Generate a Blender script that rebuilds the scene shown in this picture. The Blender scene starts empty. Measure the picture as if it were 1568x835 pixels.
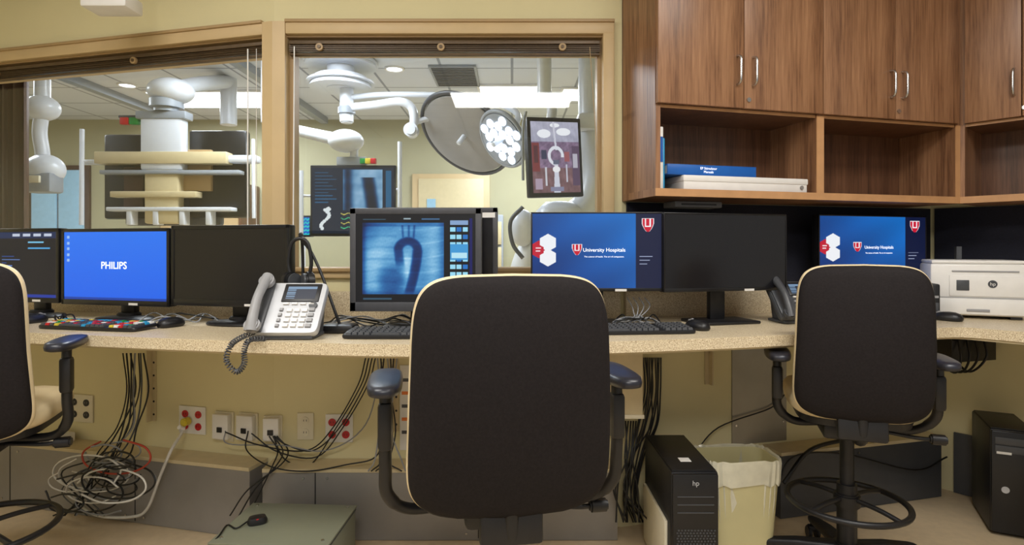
import bpy, bmesh, math, random
import numpy as np
from mathutils import Vector, Matrix
random.seed(4)
sc=bpy.context.scene
sc.view_settings.view_transform='Standard'
FL=900.0; CX=784.0; HY=380.0; EYE=1.22; CT=0.916
# ------------------------------------------------------------------ materials
def s2l(c):
    c=np.asarray(c,float)/255.0
    return np.where(c<=0.04045,c/12.92,((c+0.055)/1.055)**2.4)
def mat(name,rgb,rough=.5,metal=0,var=.08,scale=25,bump=0.0,stretch=(1,1,1),emit=None,es=0,spec=.5,bscale=None):
    m=bpy.data.materials.new(name); m.use_nodes=True
    nt=m.node_tree; b=nt.nodes['Principled BSDF']
    col=s2l(rgb)
    tc=nt.nodes.new('ShaderNodeTexCoord'); mp=nt.nodes.new('ShaderNodeMapping')
    mp.inputs['Scale'].default_value=stretch
    nt.links.new(tc.outputs['Object'],mp.inputs[0])
    n=nt.nodes.new('ShaderNodeTexNoise'); n.inputs['Scale'].default_value=scale; n.inputs['Detail'].default_value=4
    nt.links.new(mp.outputs[0],n.inputs[0])
    r=nt.nodes.new('ShaderNodeValToRGB')
    r.color_ramp.elements[0].position=.3; r.color_ramp.elements[1].position=.7
    r.color_ramp.elements[0].color=(*(col*(1-var)),1); r.color_ramp.elements[1].color=(*np.clip(col*(1+var),0,1),1)
    nt.links.new(n.outputs['Fac'],r.inputs[0]); nt.links.new(r.outputs[0],b.inputs['Base Color'])
    b.inputs['Roughness'].default_value=rough; b.inputs['Metallic'].default_value=metal
    b.inputs['Specular IOR Level'].default_value=spec
    if bump:
        bn=nt.nodes.new('ShaderNodeBump'); bn.inputs['Strength'].default_value=bump; bn.inputs['Distance'].default_value=.002
        n2=nt.nodes.new('ShaderNodeTexNoise'); n2.inputs['Scale'].default_value=bscale or scale*6
        nt.links.new(mp.outputs[0],n2.inputs[0]); nt.links.new(n2.outputs['Fac'],bn.inputs['Height']); nt.links.new(bn.outputs[0],b.inputs['Normal'])
    if emit is not None:
        b.inputs['Emission Color'].default_value=(*s2l(emit),1); b.inputs['Emission Strength'].default_value=es
    return m
def wood(name,dark,mid,light):
    m=bpy.data.materials.new(name); m.use_nodes=True; nt=m.node_tree; b=nt.nodes['Principled BSDF']
    tc=nt.nodes.new('ShaderNodeTexCoord'); mp=nt.nodes.new('ShaderNodeMapping'); mp.inputs['Scale'].default_value=(1,1,.045)
    nt.links.new(tc.outputs['Object'],mp.inputs[0])
    n=nt.nodes.new('ShaderNodeTexNoise'); n.inputs['Scale'].default_value=95; n.inputs['Detail'].default_value=6; n.inputs['Roughness'].default_value=.65
    nt.links.new(mp.outputs[0],n.inputs[0])
    n2=nt.nodes.new('ShaderNodeTexNoise'); n2.inputs['Scale'].default_value=14; n2.inputs['Detail'].default_value=3
    nt.links.new(mp.outputs[0],n2.inputs[0])
    mx=nt.nodes.new('ShaderNodeMath'); mx.operation='MULTIPLY_ADD'; mx.inputs[1].default_value=.45
    nt.links.new(n2.outputs['Fac'],mx.inputs[0])
    m2=nt.nodes.new('ShaderNodeMath'); m2.operation='MULTIPLY'; m2.inputs[1].default_value=.6
    nt.links.new(n.outputs['Fac'],m2.inputs[0]); nt.links.new(m2.outputs[0],mx.inputs[2])
    r=nt.nodes.new('ShaderNodeValToRGB'); e=r.color_ramp.elements
    e[0].position=.36; e[0].color=(*s2l(dark),1); e[1].position=.68; e[1].color=(*s2l(light),1)
    k=e.new(.5); k.color=(*s2l(mid),1)
    nt.links.new(mx.outputs[0],r.inputs[0]); nt.links.new(r.outputs[0],b.inputs['Base Color'])
    b.inputs['Roughness'].default_value=.38
    return m
def speckle(name):
    m=bpy.data.materials.new(name); m.use_nodes=True; nt=m.node_tree; b=nt.nodes['Principled BSDF']
    tc=nt.nodes.new('ShaderNodeTexCoord')
    n=nt.nodes.new('ShaderNodeTexNoise'); n.inputs['Scale'].default_value=330; n.inputs['Detail'].default_value=2
    nt.links.new(tc.outputs['Object'],n.inputs[0])
    r=nt.nodes.new('ShaderNodeValToRGB'); e=r.color_ramp.elements
    e[0].position=.33; e[0].color=(*s2l((158,136,104)),1); e[1].position=.66; e[1].color=(*s2l((240,230,206)),1)
    k=e.new(.44); k.color=(*s2l((208,190,158)),1); k=e.new(.56); k.color=(*s2l((220,204,172)),1)
    nt.links.new(n.outputs['Fac'],r.inputs[0]); nt.links.new(r.outputs[0],b.inputs['Base Color'])
    b.inputs['Roughness'].default_value=.32
    return m
def tilemat(name):
    m=bpy.data.materials.new(name); m.use_nodes=True; nt=m.node_tree; b=nt.nodes['Principled BSDF']
    tc=nt.nodes.new('ShaderNodeTexCoord')
    br=nt.nodes.new('ShaderNodeTexBrick'); br.offset=0; br.inputs['Scale'].default_value=1
    br.inputs['Brick Width'].default_value=.6; br.inputs['Row Height'].default_value=.6; br.inputs['Mortar Size'].default_value=.012
    br.inputs['Color1'].default_value=(.74,.77,.82,1); br.inputs['Color2'].default_value=(.70,.73,.79,1); br.inputs['Mortar'].default_value=(.35,.37,.42,1)
    nt.links.new(tc.outputs['Object'],br.inputs[0]); nt.links.new(br.outputs[0],b.inputs['Base Color'])
    b.inputs['Roughness'].default_value=.9
    return m
def glassmat(name):
    m=bpy.data.materials.new(name); m.use_nodes=True; nt=m.node_tree
    nt.nodes.remove(nt.nodes['Principled BSDF']); o=nt.nodes['Material Output']
    t=nt.nodes.new('ShaderNodeBsdfTransparent'); t.inputs[0].default_value=(.96,.97,.97,1)
    g=nt.nodes.new('ShaderNodeBsdfGlossy'); g.inputs['Roughness'].default_value=.02
    f=nt.nodes.new('ShaderNodeLayerWeight'); f.inputs[0].default_value=.5
    pw=nt.nodes.new('ShaderNodeMath'); pw.operation='POWER'; pw.inputs[1].default_value=4
    ma=nt.nodes.new('ShaderNodeMath'); ma.operation='MULTIPLY_ADD'; ma.inputs[1].default_value=.7; ma.inputs[2].default_value=.045
    x=nt.nodes.new('ShaderNodeMixShader')
    nt.links.new(f.outputs['Facing'],pw.inputs[0]); nt.links.new(pw.outputs[0],ma.inputs[0]); nt.links.new(ma.outputs[0],x.inputs[0])
    nt.links.new(t.outputs[0],x.inputs[1]); nt.links.new(g.outputs[0],x.inputs[2]); nt.links.new(x.outputs[0],o.inputs[0])
    return m
def screenmat():
    m=bpy.data.materials.new('screen_pixels'); m.use_nodes=True; nt=m.node_tree; b=nt.nodes['Principled BSDF']
    a=nt.nodes.new('ShaderNodeAttribute'); a.attribute_name='Col'
    b.inputs['Base Color'].default_value=(.004,.004,.005,1); b.inputs['Roughness'].default_value=.35
    nt.links.new(a.outputs['Color'],b.inputs['Emission Color']); b.inputs['Emission Strength'].default_value=1.0
    return m
M_wall=mat('wall_paint_beige',(222,212,168),.8,var=.03,scale=3,bump=.15,bscale=180)
M_trim=mat('window_trim_tan',(202,176,132),.45,var=.04,scale=8)
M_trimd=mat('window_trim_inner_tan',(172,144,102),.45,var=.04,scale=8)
M_floor=mat('vinyl_floor',(200,180,148),.45,var=.06,scale=30)
M_tile=tilemat('ceiling_tile')
M_counter=speckle('speckled_laminate')
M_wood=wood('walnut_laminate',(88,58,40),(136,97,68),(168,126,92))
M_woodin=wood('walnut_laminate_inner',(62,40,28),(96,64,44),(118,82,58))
M_edge=mat('wood_edge_band',(190,144,100),.4,var=.1,scale=12)
M_navy=mat('tack_panel_navy',(16,18,34),.85,var=.3,scale=120,bump=.4)
M_metal=mat('brushed_steel',(200,200,200),.25,1,var=.05)
M_greym=mat('grey_raceway_metal',(146,143,140),.45,.3,var=.08,scale=6)
M_greyd=mat('grey_plate_metal',(150,146,136),.35,.6,var=.1,scale=5)
M_black=mat('black_plastic',(22,22,25),.42,var=.15,scale=40)
M_bezel=mat('monitor_bezel_black',(20,20,22),.3,var=.1,scale=40)
M_bezelg=mat('monitor_bezel_grey',(66,67,72),.45,var=.08,scale=40)
M_fab=mat('chair_black_fabric',(31,27,28),.8,var=.2,scale=160,bump=.3,bscale=900,spec=.22)
M_cream=mat('chair_cream_vinyl',(222,204,166),.5,var=.05,scale=10,bump=.1)
M_armpad=mat('armrest_pad',(36,38,48),.35,var=.1,scale=30)
M_white=mat('white_plastic',(232,230,226),.4,var=.03,scale=20)
M_ivory=mat('ivory_plastic',(224,216,192),.4,var=.03,scale=20)
M_grey=mat('grey_plastic',(150,150,152),.45,var=.05)
M_silver=mat('silver_plastic',(186,188,192),.35,.2,var=.04)
M_dgrey=mat('dark_grey_plastic',(70,72,76),.4,var=.06)
M_red=mat('red_socket',(190,28,34),.4,var=.05)
M_yellow=mat('yellow_plastic',(210,190,60),.4)
M_blue=mat('book_blue',(20,92,176),.4,var=.05)
M_tan=mat('painted_bracket_tan',(205,190,154),.5,var=.04)
M_medw=mat('medical_white_enamel',(216,220,228),.3,var=.02)
M_medg=mat('medical_grey_enamel',(150,156,164),.35,var=.04)
M_medb=mat('medical_beige_enamel',(206,190,150),.4,var=.04)
M_bin=mat('bin_cream_plastic',(216,208,160),.45,var=.04,scale=6)
M_bag=mat('bin_liner_film',(216,212,190),.25,var=.08,scale=22)
M_pwall=mat('procedure_wall_paint',(176,171,140),.8,var=.03,scale=3)
M_blind=mat('blind_bronze',(92,74,52),.4,.2,var=.1)
M_glass=glassmat('window_glass')
M_screen=screenmat()
M_off=mat('screen_off',(22,22,26),.22,var=.05,scale=3)
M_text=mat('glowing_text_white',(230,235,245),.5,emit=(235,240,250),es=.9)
M_lamp=mat('lamp_diffuser',(255,255,255),.5,emit=(240,246,255),es=5)
M_led=mat('led_cluster',(255,255,255),.5,emit=(215,232,255),es=4)
M_cblk=mat('cable_black',(16,16,18),.45)
M_cgry=mat('cable_grey',(140,142,146),.45)
M_cwht=mat('cable_white',(214,212,206),.45)
M_cred=mat('cable_red',(170,60,40),.45)
M_disc=mat('surgical_lamp_face_grey',(150,148,146),.25,var=.1,scale=4)
M_brown=mat('dark_brown_panel',(78,56,46),.5,var=.1,scale=5)
M_label=mat('paper_label',(226,224,220),.6,var=.02)
M_green=mat('green_plastic',(30,140,60),.4)
M_orange=mat('orange_plastic',(225,120,30),.4)
M_cyan=mat('cyan_plastic',(40,150,200),.4)
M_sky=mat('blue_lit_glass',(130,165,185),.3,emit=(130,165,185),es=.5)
M_greenbox=mat('grey_green_metal',(134,138,120),.4,.3,var=.05,scale=5)
# ------------------------------------------------------------------ builders
def link(o,parent):
    sc.collection.objects.link(o)
    if parent is not None: o.parent=parent
    return o
def grp(name,loc=(0,0,0),rz=0,rot=None):
    e=bpy.data.objects.new(name,None); e.empty_display_size=.05; e.location=loc
    e.rotation_euler=rot if rot else (0,0,rz); sc.collection.objects.link(e); return e
def fin(bm,parent,name,m,loc=(0,0,0),rot=(0,0,0),smooth=True,ang=35):
    bmesh.ops.recalc_face_normals(bm,faces=bm.faces)
    me=bpy.data.meshes.new(name); bm.to_mesh(me); bm.free()
    if smooth:
        me.polygons.foreach_set('use_smooth',[True]*len(me.polygons)); me.set_sharp_from_angle(angle=math.radians(ang))
    ms=m if isinstance(m,(list,tuple)) else [m]
    for x in ms: me.materials.append(x)
    o=bpy.data.objects.new(name,me); o.location=loc; o.rotation_euler=rot
    return link(o,parent)
def box(p,name,size,loc,m,rot=(0,0,0),bev=0,seg=2):
    bm=bmesh.new(); bmesh.ops.create_cube(bm,size=1)
    bmesh.ops.scale(bm,vec=size,verts=bm.verts)
    if bev: bmesh.ops.bevel(bm,geom=bm.edges[:],offset=min(bev,min(size)*.45),segments=seg,affect='EDGES',profile=.5)
    return fin(bm,p,name,m,loc,rot,smooth=bool(bev))
def bx(p,name,x0,x1,y0,y1,z0,z1,m,bev=0):
    return box(p,name,(abs(x1-x0),abs(y1-y0),abs(z1-z0)),((x0+x1)/2,(y0+y1)/2,(z0+z1)/2),m,bev=bev)
def boxes(p,name,lst,m,loc=(0,0,0),rot=(0,0,0)):
    bm=bmesh.new()
    for b in lst:
        cx,cy,cz,sx,sy,sz=b[:6]; mi=b[6] if len(b)>6 else 0; tp=b[7] if len(b)>7 else 1
        v=[bm.verts.new((cx+i*sx/2*(tp if k>0 else 1),cy+j*sy/2*(tp if k>0 else 1),cz+k*sz/2)) for i in(-1,1) for j in(-1,1) for k in(-1,1)]
        for f in((0,1,3,2),(4,6,7,5),(0,4,5,1),(2,3,7,6),(0,2,6,4),(1,5,7,3)):
            fc=bm.faces.new([v[q] for q in f]); fc.material_index=mi
    return fin(bm,p,name,m,loc,rot,smooth=False)
def cyl(p,name,r,h,loc,m,rot=(0,0,0),r2=None,seg=28,bev=0):
    bm=bmesh.new(); bmesh.ops.create_cone(bm,cap_ends=True,segments=seg,radius1=r,radius2=r if r2 is None else r2,depth=h)
    if bev:
        es=[e for e in bm.edges if abs(e.verts[0].co.z-e.verts[1].co.z)<1e-6]
        bmesh.ops.bevel(bm,geom=es,offset=bev,segments=2,affect='EDGES')
    return fin(bm,p,name,m,loc,rot)
def ell(p,name,rad,loc,m,rot=(0,0,0)):
    bm=bmesh.new(); bmesh.ops.create_uvsphere(bm,u_segments=28,v_segments=16,radius=1)
    bmesh.ops.scale(bm,vec=rad,verts=bm.verts)
    return fin(bm,p,name,m,loc,rot,ang=80)
def torus(p,name,R,r,loc,m,rot=(0,0,0),n=48,k=10,flat=1):
    bm=bmesh.new(); vs=[[bm.verts.new(((R+r*math.cos(b))*math.cos(a),(R+r*math.cos(b))*math.sin(a),r*flat*math.sin(b))) for b in [2*math.pi*j/k for j in range(k)]] for a in [2*math.pi*i/n for i in range(n)]]
    for i in range(n):
        for j in range(k): bm.faces.new((vs[i][j],vs[(i+1)%n][j],vs[(i+1)%n][(j+1)%k],vs[i][(j+1)%k]))
    return fin(bm,p,name,m,loc,rot,ang=80)
def catmull(pts,n=8):
    P=[Vector(q) for q in pts]
    if len(P)<3: return P
    P=[P[0]*2-P[1]]+P+[P[-1]*2-P[-2]]; out=[]
    for i in range(1,len(P)-2):
        a,b,c,d=P[i-1],P[i],P[i+1],P[i+2]
        for k in range(n):
            t=k/n
            out.append(.5*((2*b)+(c-a)*t+(2*a-5*b+4*c-d)*t*t+(3*b-a-3*c+d)*t**3))
    out.append(P[-2]); return out
def tube(p,name,pts,r,m,n=8,k=8,smooth=True,loc=(0,0,0),rot=(0,0,0)):
    P=catmull(pts,n) if smooth else [Vector(q) for q in pts]
    R=r if callable(r) else (lambda t:r)
    bm=bmesh.new(); rings=[]; N=len(P); up=None
    for i,q in enumerate(P):
        d=(P[min(i+1,N-1)]-P[max(i-1,0)])
        if d.length<1e-9: d=Vector((0,0,1))
        d.normalize()
        if up is None:
            up=Vector((0,0,1)) if abs(d.z)<.9 else Vector((1,0,0))
        s=d.cross(up)
        if s.length<1e-4: s=d.orthogonal()
        s.normalize(); up=s.cross(d).normalized()
        rr=R(i/(N-1))
        rings.append([bm.verts.new(q+(s*math.cos(2*math.pi*j/k)+up*math.sin(2*math.pi*j/k))*rr) for j in range(k)])
    for a,b in zip(rings,rings[1:]):
        for j in range(k): bm.faces.new((a[j],a[(j+1)%k],b[(j+1)%k],b[j]))
    bm.faces.new(rings[0]); bm.faces.new(rings[-1][::-1])
    return fin(bm,p,name,m,loc,rot,ang=70)
def loft(p,name,rings,m,loc=(0,0,0),rot=(0,0,0),ang=50,caps=True):
    bm=bmesh.new(); V=[[bm.verts.new(q) for q in r] for r in rings]; n=len(V[0])
    for a,b in zip(V,V[1:]):
        for j in range(n): bm.faces.new((a[j],a[(j+1)%n],b[(j+1)%n],b[j]))
    if caps: bm.faces.new(V[0]); bm.faces.new(V[-1][::-1])
    return fin(bm,p,name,m,loc,rot,ang=ang)
def sup(n,ex):
    o=[]
    for i in range(n):
        a=2*math.pi*i/n; c,s=math.cos(a),math.sin(a)
        o.append((math.copysign(abs(c)**(2/ex),c),math.copysign(abs(s)**(2/ex),s)))
    return o
def poly(p,name,pts,z0,z1,m):
    bm=bmesh.new(); b=[bm.verts.new((x,y,z0)) for x,y in pts]; t=[bm.verts.new((x,y,z1)) for x,y in pts]; n=len(pts)
    bm.faces.new(b[::-1]); bm.faces.new(t)
    for i in range(n): bm.faces.new((b[i],b[(i+1)%n],t[(i+1)%n],t[i]))
    return fin(bm,p,name,m,smooth=False)
def text(p,name,s,size,loc,m,rot=(math.pi/2,0,0),bold=0):
    c=bpy.data.curves.new(name,'FONT'); c.body=s; c.size=size; c.align_x='CENTER'; c.align_y='CENTER'; c.extrude=.0003; c.offset=bold; c.resolution_u=3
    o=bpy.data.objects.new(name,c); sc.collection.objects.link(o)
    me=bpy.data.meshes.new_from_object(o.evaluated_get(bpy.context.evaluated_depsgraph_get())); bpy.data.objects.remove(o)
    me.materials.clear(); me.materials.append(m)
    o=bpy.data.objects.new(name,me); o.location=loc; o.rotation_euler=rot
    return link(o,p)
def screen(p,name,w,h,loc,func,nx=160,ny=100,rot=(0,0,0)):
    us=np.linspace(0,1,nx); vs=np.linspace(0,1,ny); U,V=np.meshgrid(us,vs)
    C=func(U,V); C=s2l(np.clip(C,0,255))
    verts=np.stack([(U-.5)*w,np.zeros_like(U),(V-.5)*h],-1).reshape(-1,3)
    idx=np.arange(nx*ny).reshape(ny,nx)
    f=np.stack([idx[:-1,:-1],idx[:-1,1:],idx[1:,1:],idx[1:,:-1]],-1).reshape(-1,4)
    me=bpy.data.meshes.new(name); me.from_pydata(verts.tolist(),[],f.tolist())
    at=me.color_attributes.new(name='Col',type='FLOAT_COLOR',domain='POINT')
    at.data.foreach_set('color',np.concatenate([C.reshape(-1,3),np.ones((nx*ny,1))],1).ravel())
    me.materials.append(M_screen); o=bpy.data.objects.new(name,me); o.location=loc; o.rotation_euler=rot
    return link(o,p)
# ------------------------------------------------------------------ plan of the room
R=math.radians
SEG={'A':((-1.04,2.57),-.2479),'B':((-1.04,2.57),0.0),'C':((.48,2.57),R(15)),'D':((2.15,3.018),R(-50.3))}
def sd(seg):
    (ox,oy),a=SEG[seg]; return ox,oy,math.cos(a),math.sin(a),a
def pt(seg,t,v):
    ox,oy,c,s,a=sd(seg); return (ox+c*t+s*v, oy+s*t-c*v)
def hit(seg,px,v=0):
    ox,oy,c,s,a=sd(seg); r=(px-CX)/FL
    t=(r*(oy-c*v)-ox-s*v)/(c-r*s); X,Y=pt(seg,t,v); return t,X,Y
def Z(py,Y): return EYE-(py-HY)*Y/FL
def XX(px,Y): return (px-CX)/FL*Y
def wg(name,seg): # group in wall frame: local x along wall, -y into the room
    ox,oy,c,s,a=sd(seg); return grp(name,(ox,oy,0),a)
CEIL=2.75; SILL=1.129; WT=2.205
box(None,'floor',(12.5,11,.1),(-1.2,2.6,-.05),M_floor)
box(None,'ceiling',(12.5,11,.1),(-1.2,2.6,CEIL+.05),M_tile)
g=wg('wall_window_left','A')
bx(g,'lower',-2.45,0,0,.12,0,SILL-.02,M_wall); bx(g,'upper',-2.45,0,0,.12,WT-.02,CEIL,M_wall); bx(g,'end',-2.45,-2.3,0,.12,SILL-.02,WT-.02,M_wall)
g=wg('wall_window_center','B')
bx(g,'lower',0,1.52,0,.12,0,SILL-.02,M_wall); bx(g,'upper',0,1.52,0,.12,WT-.02,CEIL,M_wall); bx(g,'jamb_pier',1.46,1.52,0,.12,SILL-.02,WT-.02,M_wall)
g=wg('wall_cabinet','C'); bx(g,'panel',0,1.729,0,.12,0,CEIL,M_wall)
g=wg('wall_right','D'); bx(g,'panel',0,3.0,0,.12,0,CEIL,M_wall)
x,y=pt('A',-2.45,0); box(None,'wall_left',(.12,3.6,CEIL),(x-.06,y-1.75,CEIL/2),M_wall)
def window(name,seg,x0,x1,left,right):
    g=wg(name,seg)
    Zt=WT
    bx(g,'casing_top',x0-left,x1+right,-.022,.02,Zt-.055,Zt,M_trim,.006)
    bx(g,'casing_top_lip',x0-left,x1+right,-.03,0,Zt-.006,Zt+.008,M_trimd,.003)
    bx(g,'casing_bottom',x0-left,x1+right,-.022,.02,SILL-.04,SILL,M_trim,.006)
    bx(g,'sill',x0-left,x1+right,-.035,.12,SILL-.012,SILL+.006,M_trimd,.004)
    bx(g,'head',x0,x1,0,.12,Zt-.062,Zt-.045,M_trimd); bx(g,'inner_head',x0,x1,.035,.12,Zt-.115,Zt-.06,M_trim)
    if left: bx(g,'casing_left',x0-left,x0,-.022,.12,SILL,Zt-.05,M_trim,.006)
    if right: bx(g,'casing_right',x1,x1+right,-.022,.12,SILL,Zt-.05,M_trim,.006)
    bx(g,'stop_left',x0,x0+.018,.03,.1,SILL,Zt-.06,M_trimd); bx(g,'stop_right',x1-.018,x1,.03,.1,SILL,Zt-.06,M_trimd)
    bx(g,'glass_pane',x0+.01,x1-.01,.068,.074,SILL,Zt-.06,M_glass)
    return g
window('window_1','A',-2.3,-.045,.05,0.0)
window('window_2','B',.055,1.435,0.0,.05)
poly(None,'trim_mullion',[pt('A',-.045,.022),pt('B',0,.022),pt('B',.055,.022),pt('B',.055,-.12),pt('B',0,-.12),pt('A',-.045,-.12)],SILL-.03,WT,M_trim)
def blind(seg,x0,x1,clips):
    g=wg('window_blind',seg)
    bx(g,'head_rail',x0,x1,.0,.03,2.112,2.13,M_blind,.003)
    for i in range(6): box(g,'slat_%d'%i,(x1-x0,.027,.0022),((x0+x1)/2,.014,2.106-.005*i),M_blind,rot=(.06*(i%2),0,0))
    bx(g,'bottom_rail',x0,x1,.003,.026,2.064,2.075,M_blind,.004)
    for i,c in enumerate(clips):
        cyl(g,'cord_spool_%d'%i,.016,.012,(c,-.006,2.097),M_trimd,rot=(R(90),0,0))
        cyl(g,'cord_spool_hub_%d'%i,.007,.016,(c,-.009,2.097),M_blind,rot=(R(90),0,0))
    return g
b=blind('A',-2.25,-.06,[-1.6,-.75]); tube(b,'wand',[(-.13,-.005,2.1),(-.13,-.006,1.15)],.003,M_white,smooth=False)
tube(b,'cord',[(-.09,-.0,2.1),(-.09,-.0,1.3)],.0015,M_white,smooth=False)
b=blind('B',.065,1.425,[.2,.73,1.26]); tube(b,'wand',[(.09,-.005,2.1),(.085,-.006,1.2)],.003,M_white,smooth=False)
tube(b,'cord',[(1.38,0,2.1),(1.43,-.01,1.35)],.0015,M_trimd,smooth=False)
# counter
inner=(1.735,2.265)
def bend(a,c,b,n=10):
    return [((1-t)**2*a[0]+2*t*(1-t)*c[0]+t*t*b[0],(1-t)**2*a[1]+2*t*(1-t)*c[1]+t*t*b[1]) for t in [i/n for i in range(n+1)]]
def lerp2(a,b,t): return (a[0]+(b[0]-a[0])*t,a[1]+(b[1]-a[1])*t)
def front(o):
    Dp=(pt('D',1.9,.8-o)); I=(inner[0]-o*.3,inner[1]+o); P1=(.19,1.85+o); P2=(-.722,1.85+o); Ap=pt('A',-2.40,.62-o)
    return [Dp]+bend(lerp2(I,Dp,.04),I,lerp2(I,P1,.04),6)+bend(lerp2(P1,I,.5),P1,lerp2(P1,P2,.45))+bend(lerp2(P2,P1,.45),P2,lerp2(P2,Ap,.5))+[Ap]
backp=[pt('A',-2.30,.002),pt('A',0,.002),pt('B',1.52,.002),pt('C',1.729,.002),pt('D',1.9,.002)]
g=grp('countertop'); 
poly(g,'speckled_top',backp+front(0),CT-.038,CT,M_counter)
poly(g,'core_edge',backp+front(.02),CT-.048,CT-.038,M_tan)
for sg,a,b_ in (('A',-2.3,-.01),('B',0.01,1.51),('C',.01,1.72),('D',.01,1.9)):
    g=wg('backsplash',sg); bx(g,'strip',a,b_,-.022,-.002,CT,CT+.115,M_counter,.002)
g=wg('tack_panel','C'); bx(g,'board',.02,1.71,-.014,-.001,CT+.117,1.42,M_navy)
g=wg('tack_panel','D'); bx(g,'board',.02,1.9,-.014,-.001,CT+.117,1.42,M_navy)
def raceway(seg,x0,x1,seams,m=M_greym):
    g=wg('floor_raceway',seg)
    bx(g,'front_panel',x0,x1,-.12,-.002,.002,.285,m); bx(g,'top_ledge',x0,x1,-.125,-.002,.285,.30,M_tan)
    for i,s in enumerate(seams):
        bx(g,'seam_%d'%i,s-.002,s+.002,-.1215,-.119,.01,.285,M_black)
        for q in(-.05,.05):
            for z in(.03,.26): cyl(g,'screw',.005,.004,(s+q,-.122,z),M_metal,rot=(R(90),0,0),seg=10)
raceway('A',-2.3,-.03,[-1.35,-.62]); raceway('B',.0,1.48,[.22,.9])
raceway('C',.72,1.65,[1.1],M_dgrey)
g=wg('baseboard_right','D'); bx(g,'strip',.1,1.9,-.015,-.001,.002,.3,M_dgrey)
# ------------------------------------------------------------------ wall cabinets
def handle(g,x,y,z,L=.115):
    tube(g,'door_handle',[(x,y,z-L/2),(x,y-.012,z-L/2+.002),(x,y-.026,z-L/2+.014),(x,y-.028,z),(x,y-.026,z+L/2-.014),(x,y-.012,z+L/2-.002),(x,y,z+L/2)],.0052,M_metal,n=5)
def cabinet(seg,x0,x1,divs,doors,handles,locks,zb=1.423,zd=1.782,dep=.30):
    g=wg('wall_cabinet_unit',seg); zt=2.70; y0=-.003
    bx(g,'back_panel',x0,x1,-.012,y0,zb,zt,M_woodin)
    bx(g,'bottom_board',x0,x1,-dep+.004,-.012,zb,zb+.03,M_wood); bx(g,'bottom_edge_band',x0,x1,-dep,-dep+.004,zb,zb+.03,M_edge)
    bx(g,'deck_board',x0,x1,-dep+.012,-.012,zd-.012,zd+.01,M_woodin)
    bx(g,'deck_edge_band',x0+.02,x1-.02,-dep+.008,-dep+.012,zd-.012,zd,M_edge)
    bx(g,'top_board',x0,x1,-dep+.012,-.012,zt-.03,zt,M_wood)
    for i,(a,w) in enumerate(divs):
        bx(g,'upright_%d'%i,a,a+w,-dep+.004,-.012,zb+.03,zt-.03,M_wood); bx(g,'upright_edge_%d'%i,a,a+w,-dep,-dep+.004,zb+.03,zd-.004,M_edge if w>.025 else M_wood)
    for i,(a,b) in enumerate(doors): bx(g,'door_panel_%d'%i,a+.002,b-.002,-dep-.016,-dep+.003,zd+.001,zt-.005,M_wood,.0015)
    for x in handles: handle(g,x,-dep-.016,zd+.15)
    for x in locks: cyl(g,'lock',.009,.006,(x,-dep-.019,zd+.035),M_metal,rot=(R(90),0,0))
    return g
cabinet('C',0,1.548,[(0,.02),(.752,.036),(1.512,.036)],[(.0,.385),(.385,.77),(.77,1.15),(1.15,1.512)],[.352,.425,1.12,1.185],[.405,1.165])
cabinet('D',.19,1.9,[(.19,.02),(.78,.036),(1.5,.03)],[(.21,.41),(.41,.8),(.8,1.2),(1.2,1.6)],[.385,.435,1.17,1.24],[.42])
def onshelf(name,px0,px1,v,h,z0,m,dep,pages=True,bev=.004):
    t0,_,_=hit('C',px0,v); t1,_,_=hit('C',px1,v)
    g=wg(name,'C'); w=t1-t0
    if pages:
        bx(g,'cover_bottom',t0,t1,-v,-v+dep,z0,z0+.004,m,.001); bx(g,'cover_top',t0,t1,-v,-v+dep,z0+h-.004,z0+h,m,.001)
        bx(g,'spine',t0,t1,-v,-v+.005,z0,z0+h,m,.002); bx(g,'pages',t0+.004,t1-.004,-v+.005,-v+dep-.004,z0+.004,z0+h-.004,M_white)
    else: bx(g,'case',t0,t1,-v,-v+dep,z0,z0+h,m,bev)
    return g,t0,t1
g,a,b=onshelf('white_binder_box',1047,1236,.275,.056,1.4535,M_white,.22,False); bx(g,'lid',a-.003,b+.003,-.278,-.05,1.487,1.512,M_label,.004)
cyl(g,'finger_hole',.008,.004,(b-.03,-.279,1.475),M_greym,rot=(R(90),0,0))
g,a,b=onshelf('manual_binder',1022,1158,.268,.042,1.513,M_blue,.2)
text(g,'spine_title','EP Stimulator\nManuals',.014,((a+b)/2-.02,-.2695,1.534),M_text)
g=wg('standing_binder','C'); bx(g,'cover',.024,.05,-.27,-.06,1.4535,1.70,M_white,.003); bx(g,'spine_label',.027,.047,-.272,-.27,1.56,1.66,M_blue); bx(g,'second_cover',.052,.068,-.25,-.06,1.4535,1.66,M_cyan,.003)
g=wg('under_cabinet_reader','C'); bx(g,'case',.19,.42,-.12,-.02,1.395,1.421,M_grey,.004); bx(g,'slot',.22,.39,-.122,-.119,1.404,1.412,M_dgrey)
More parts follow.
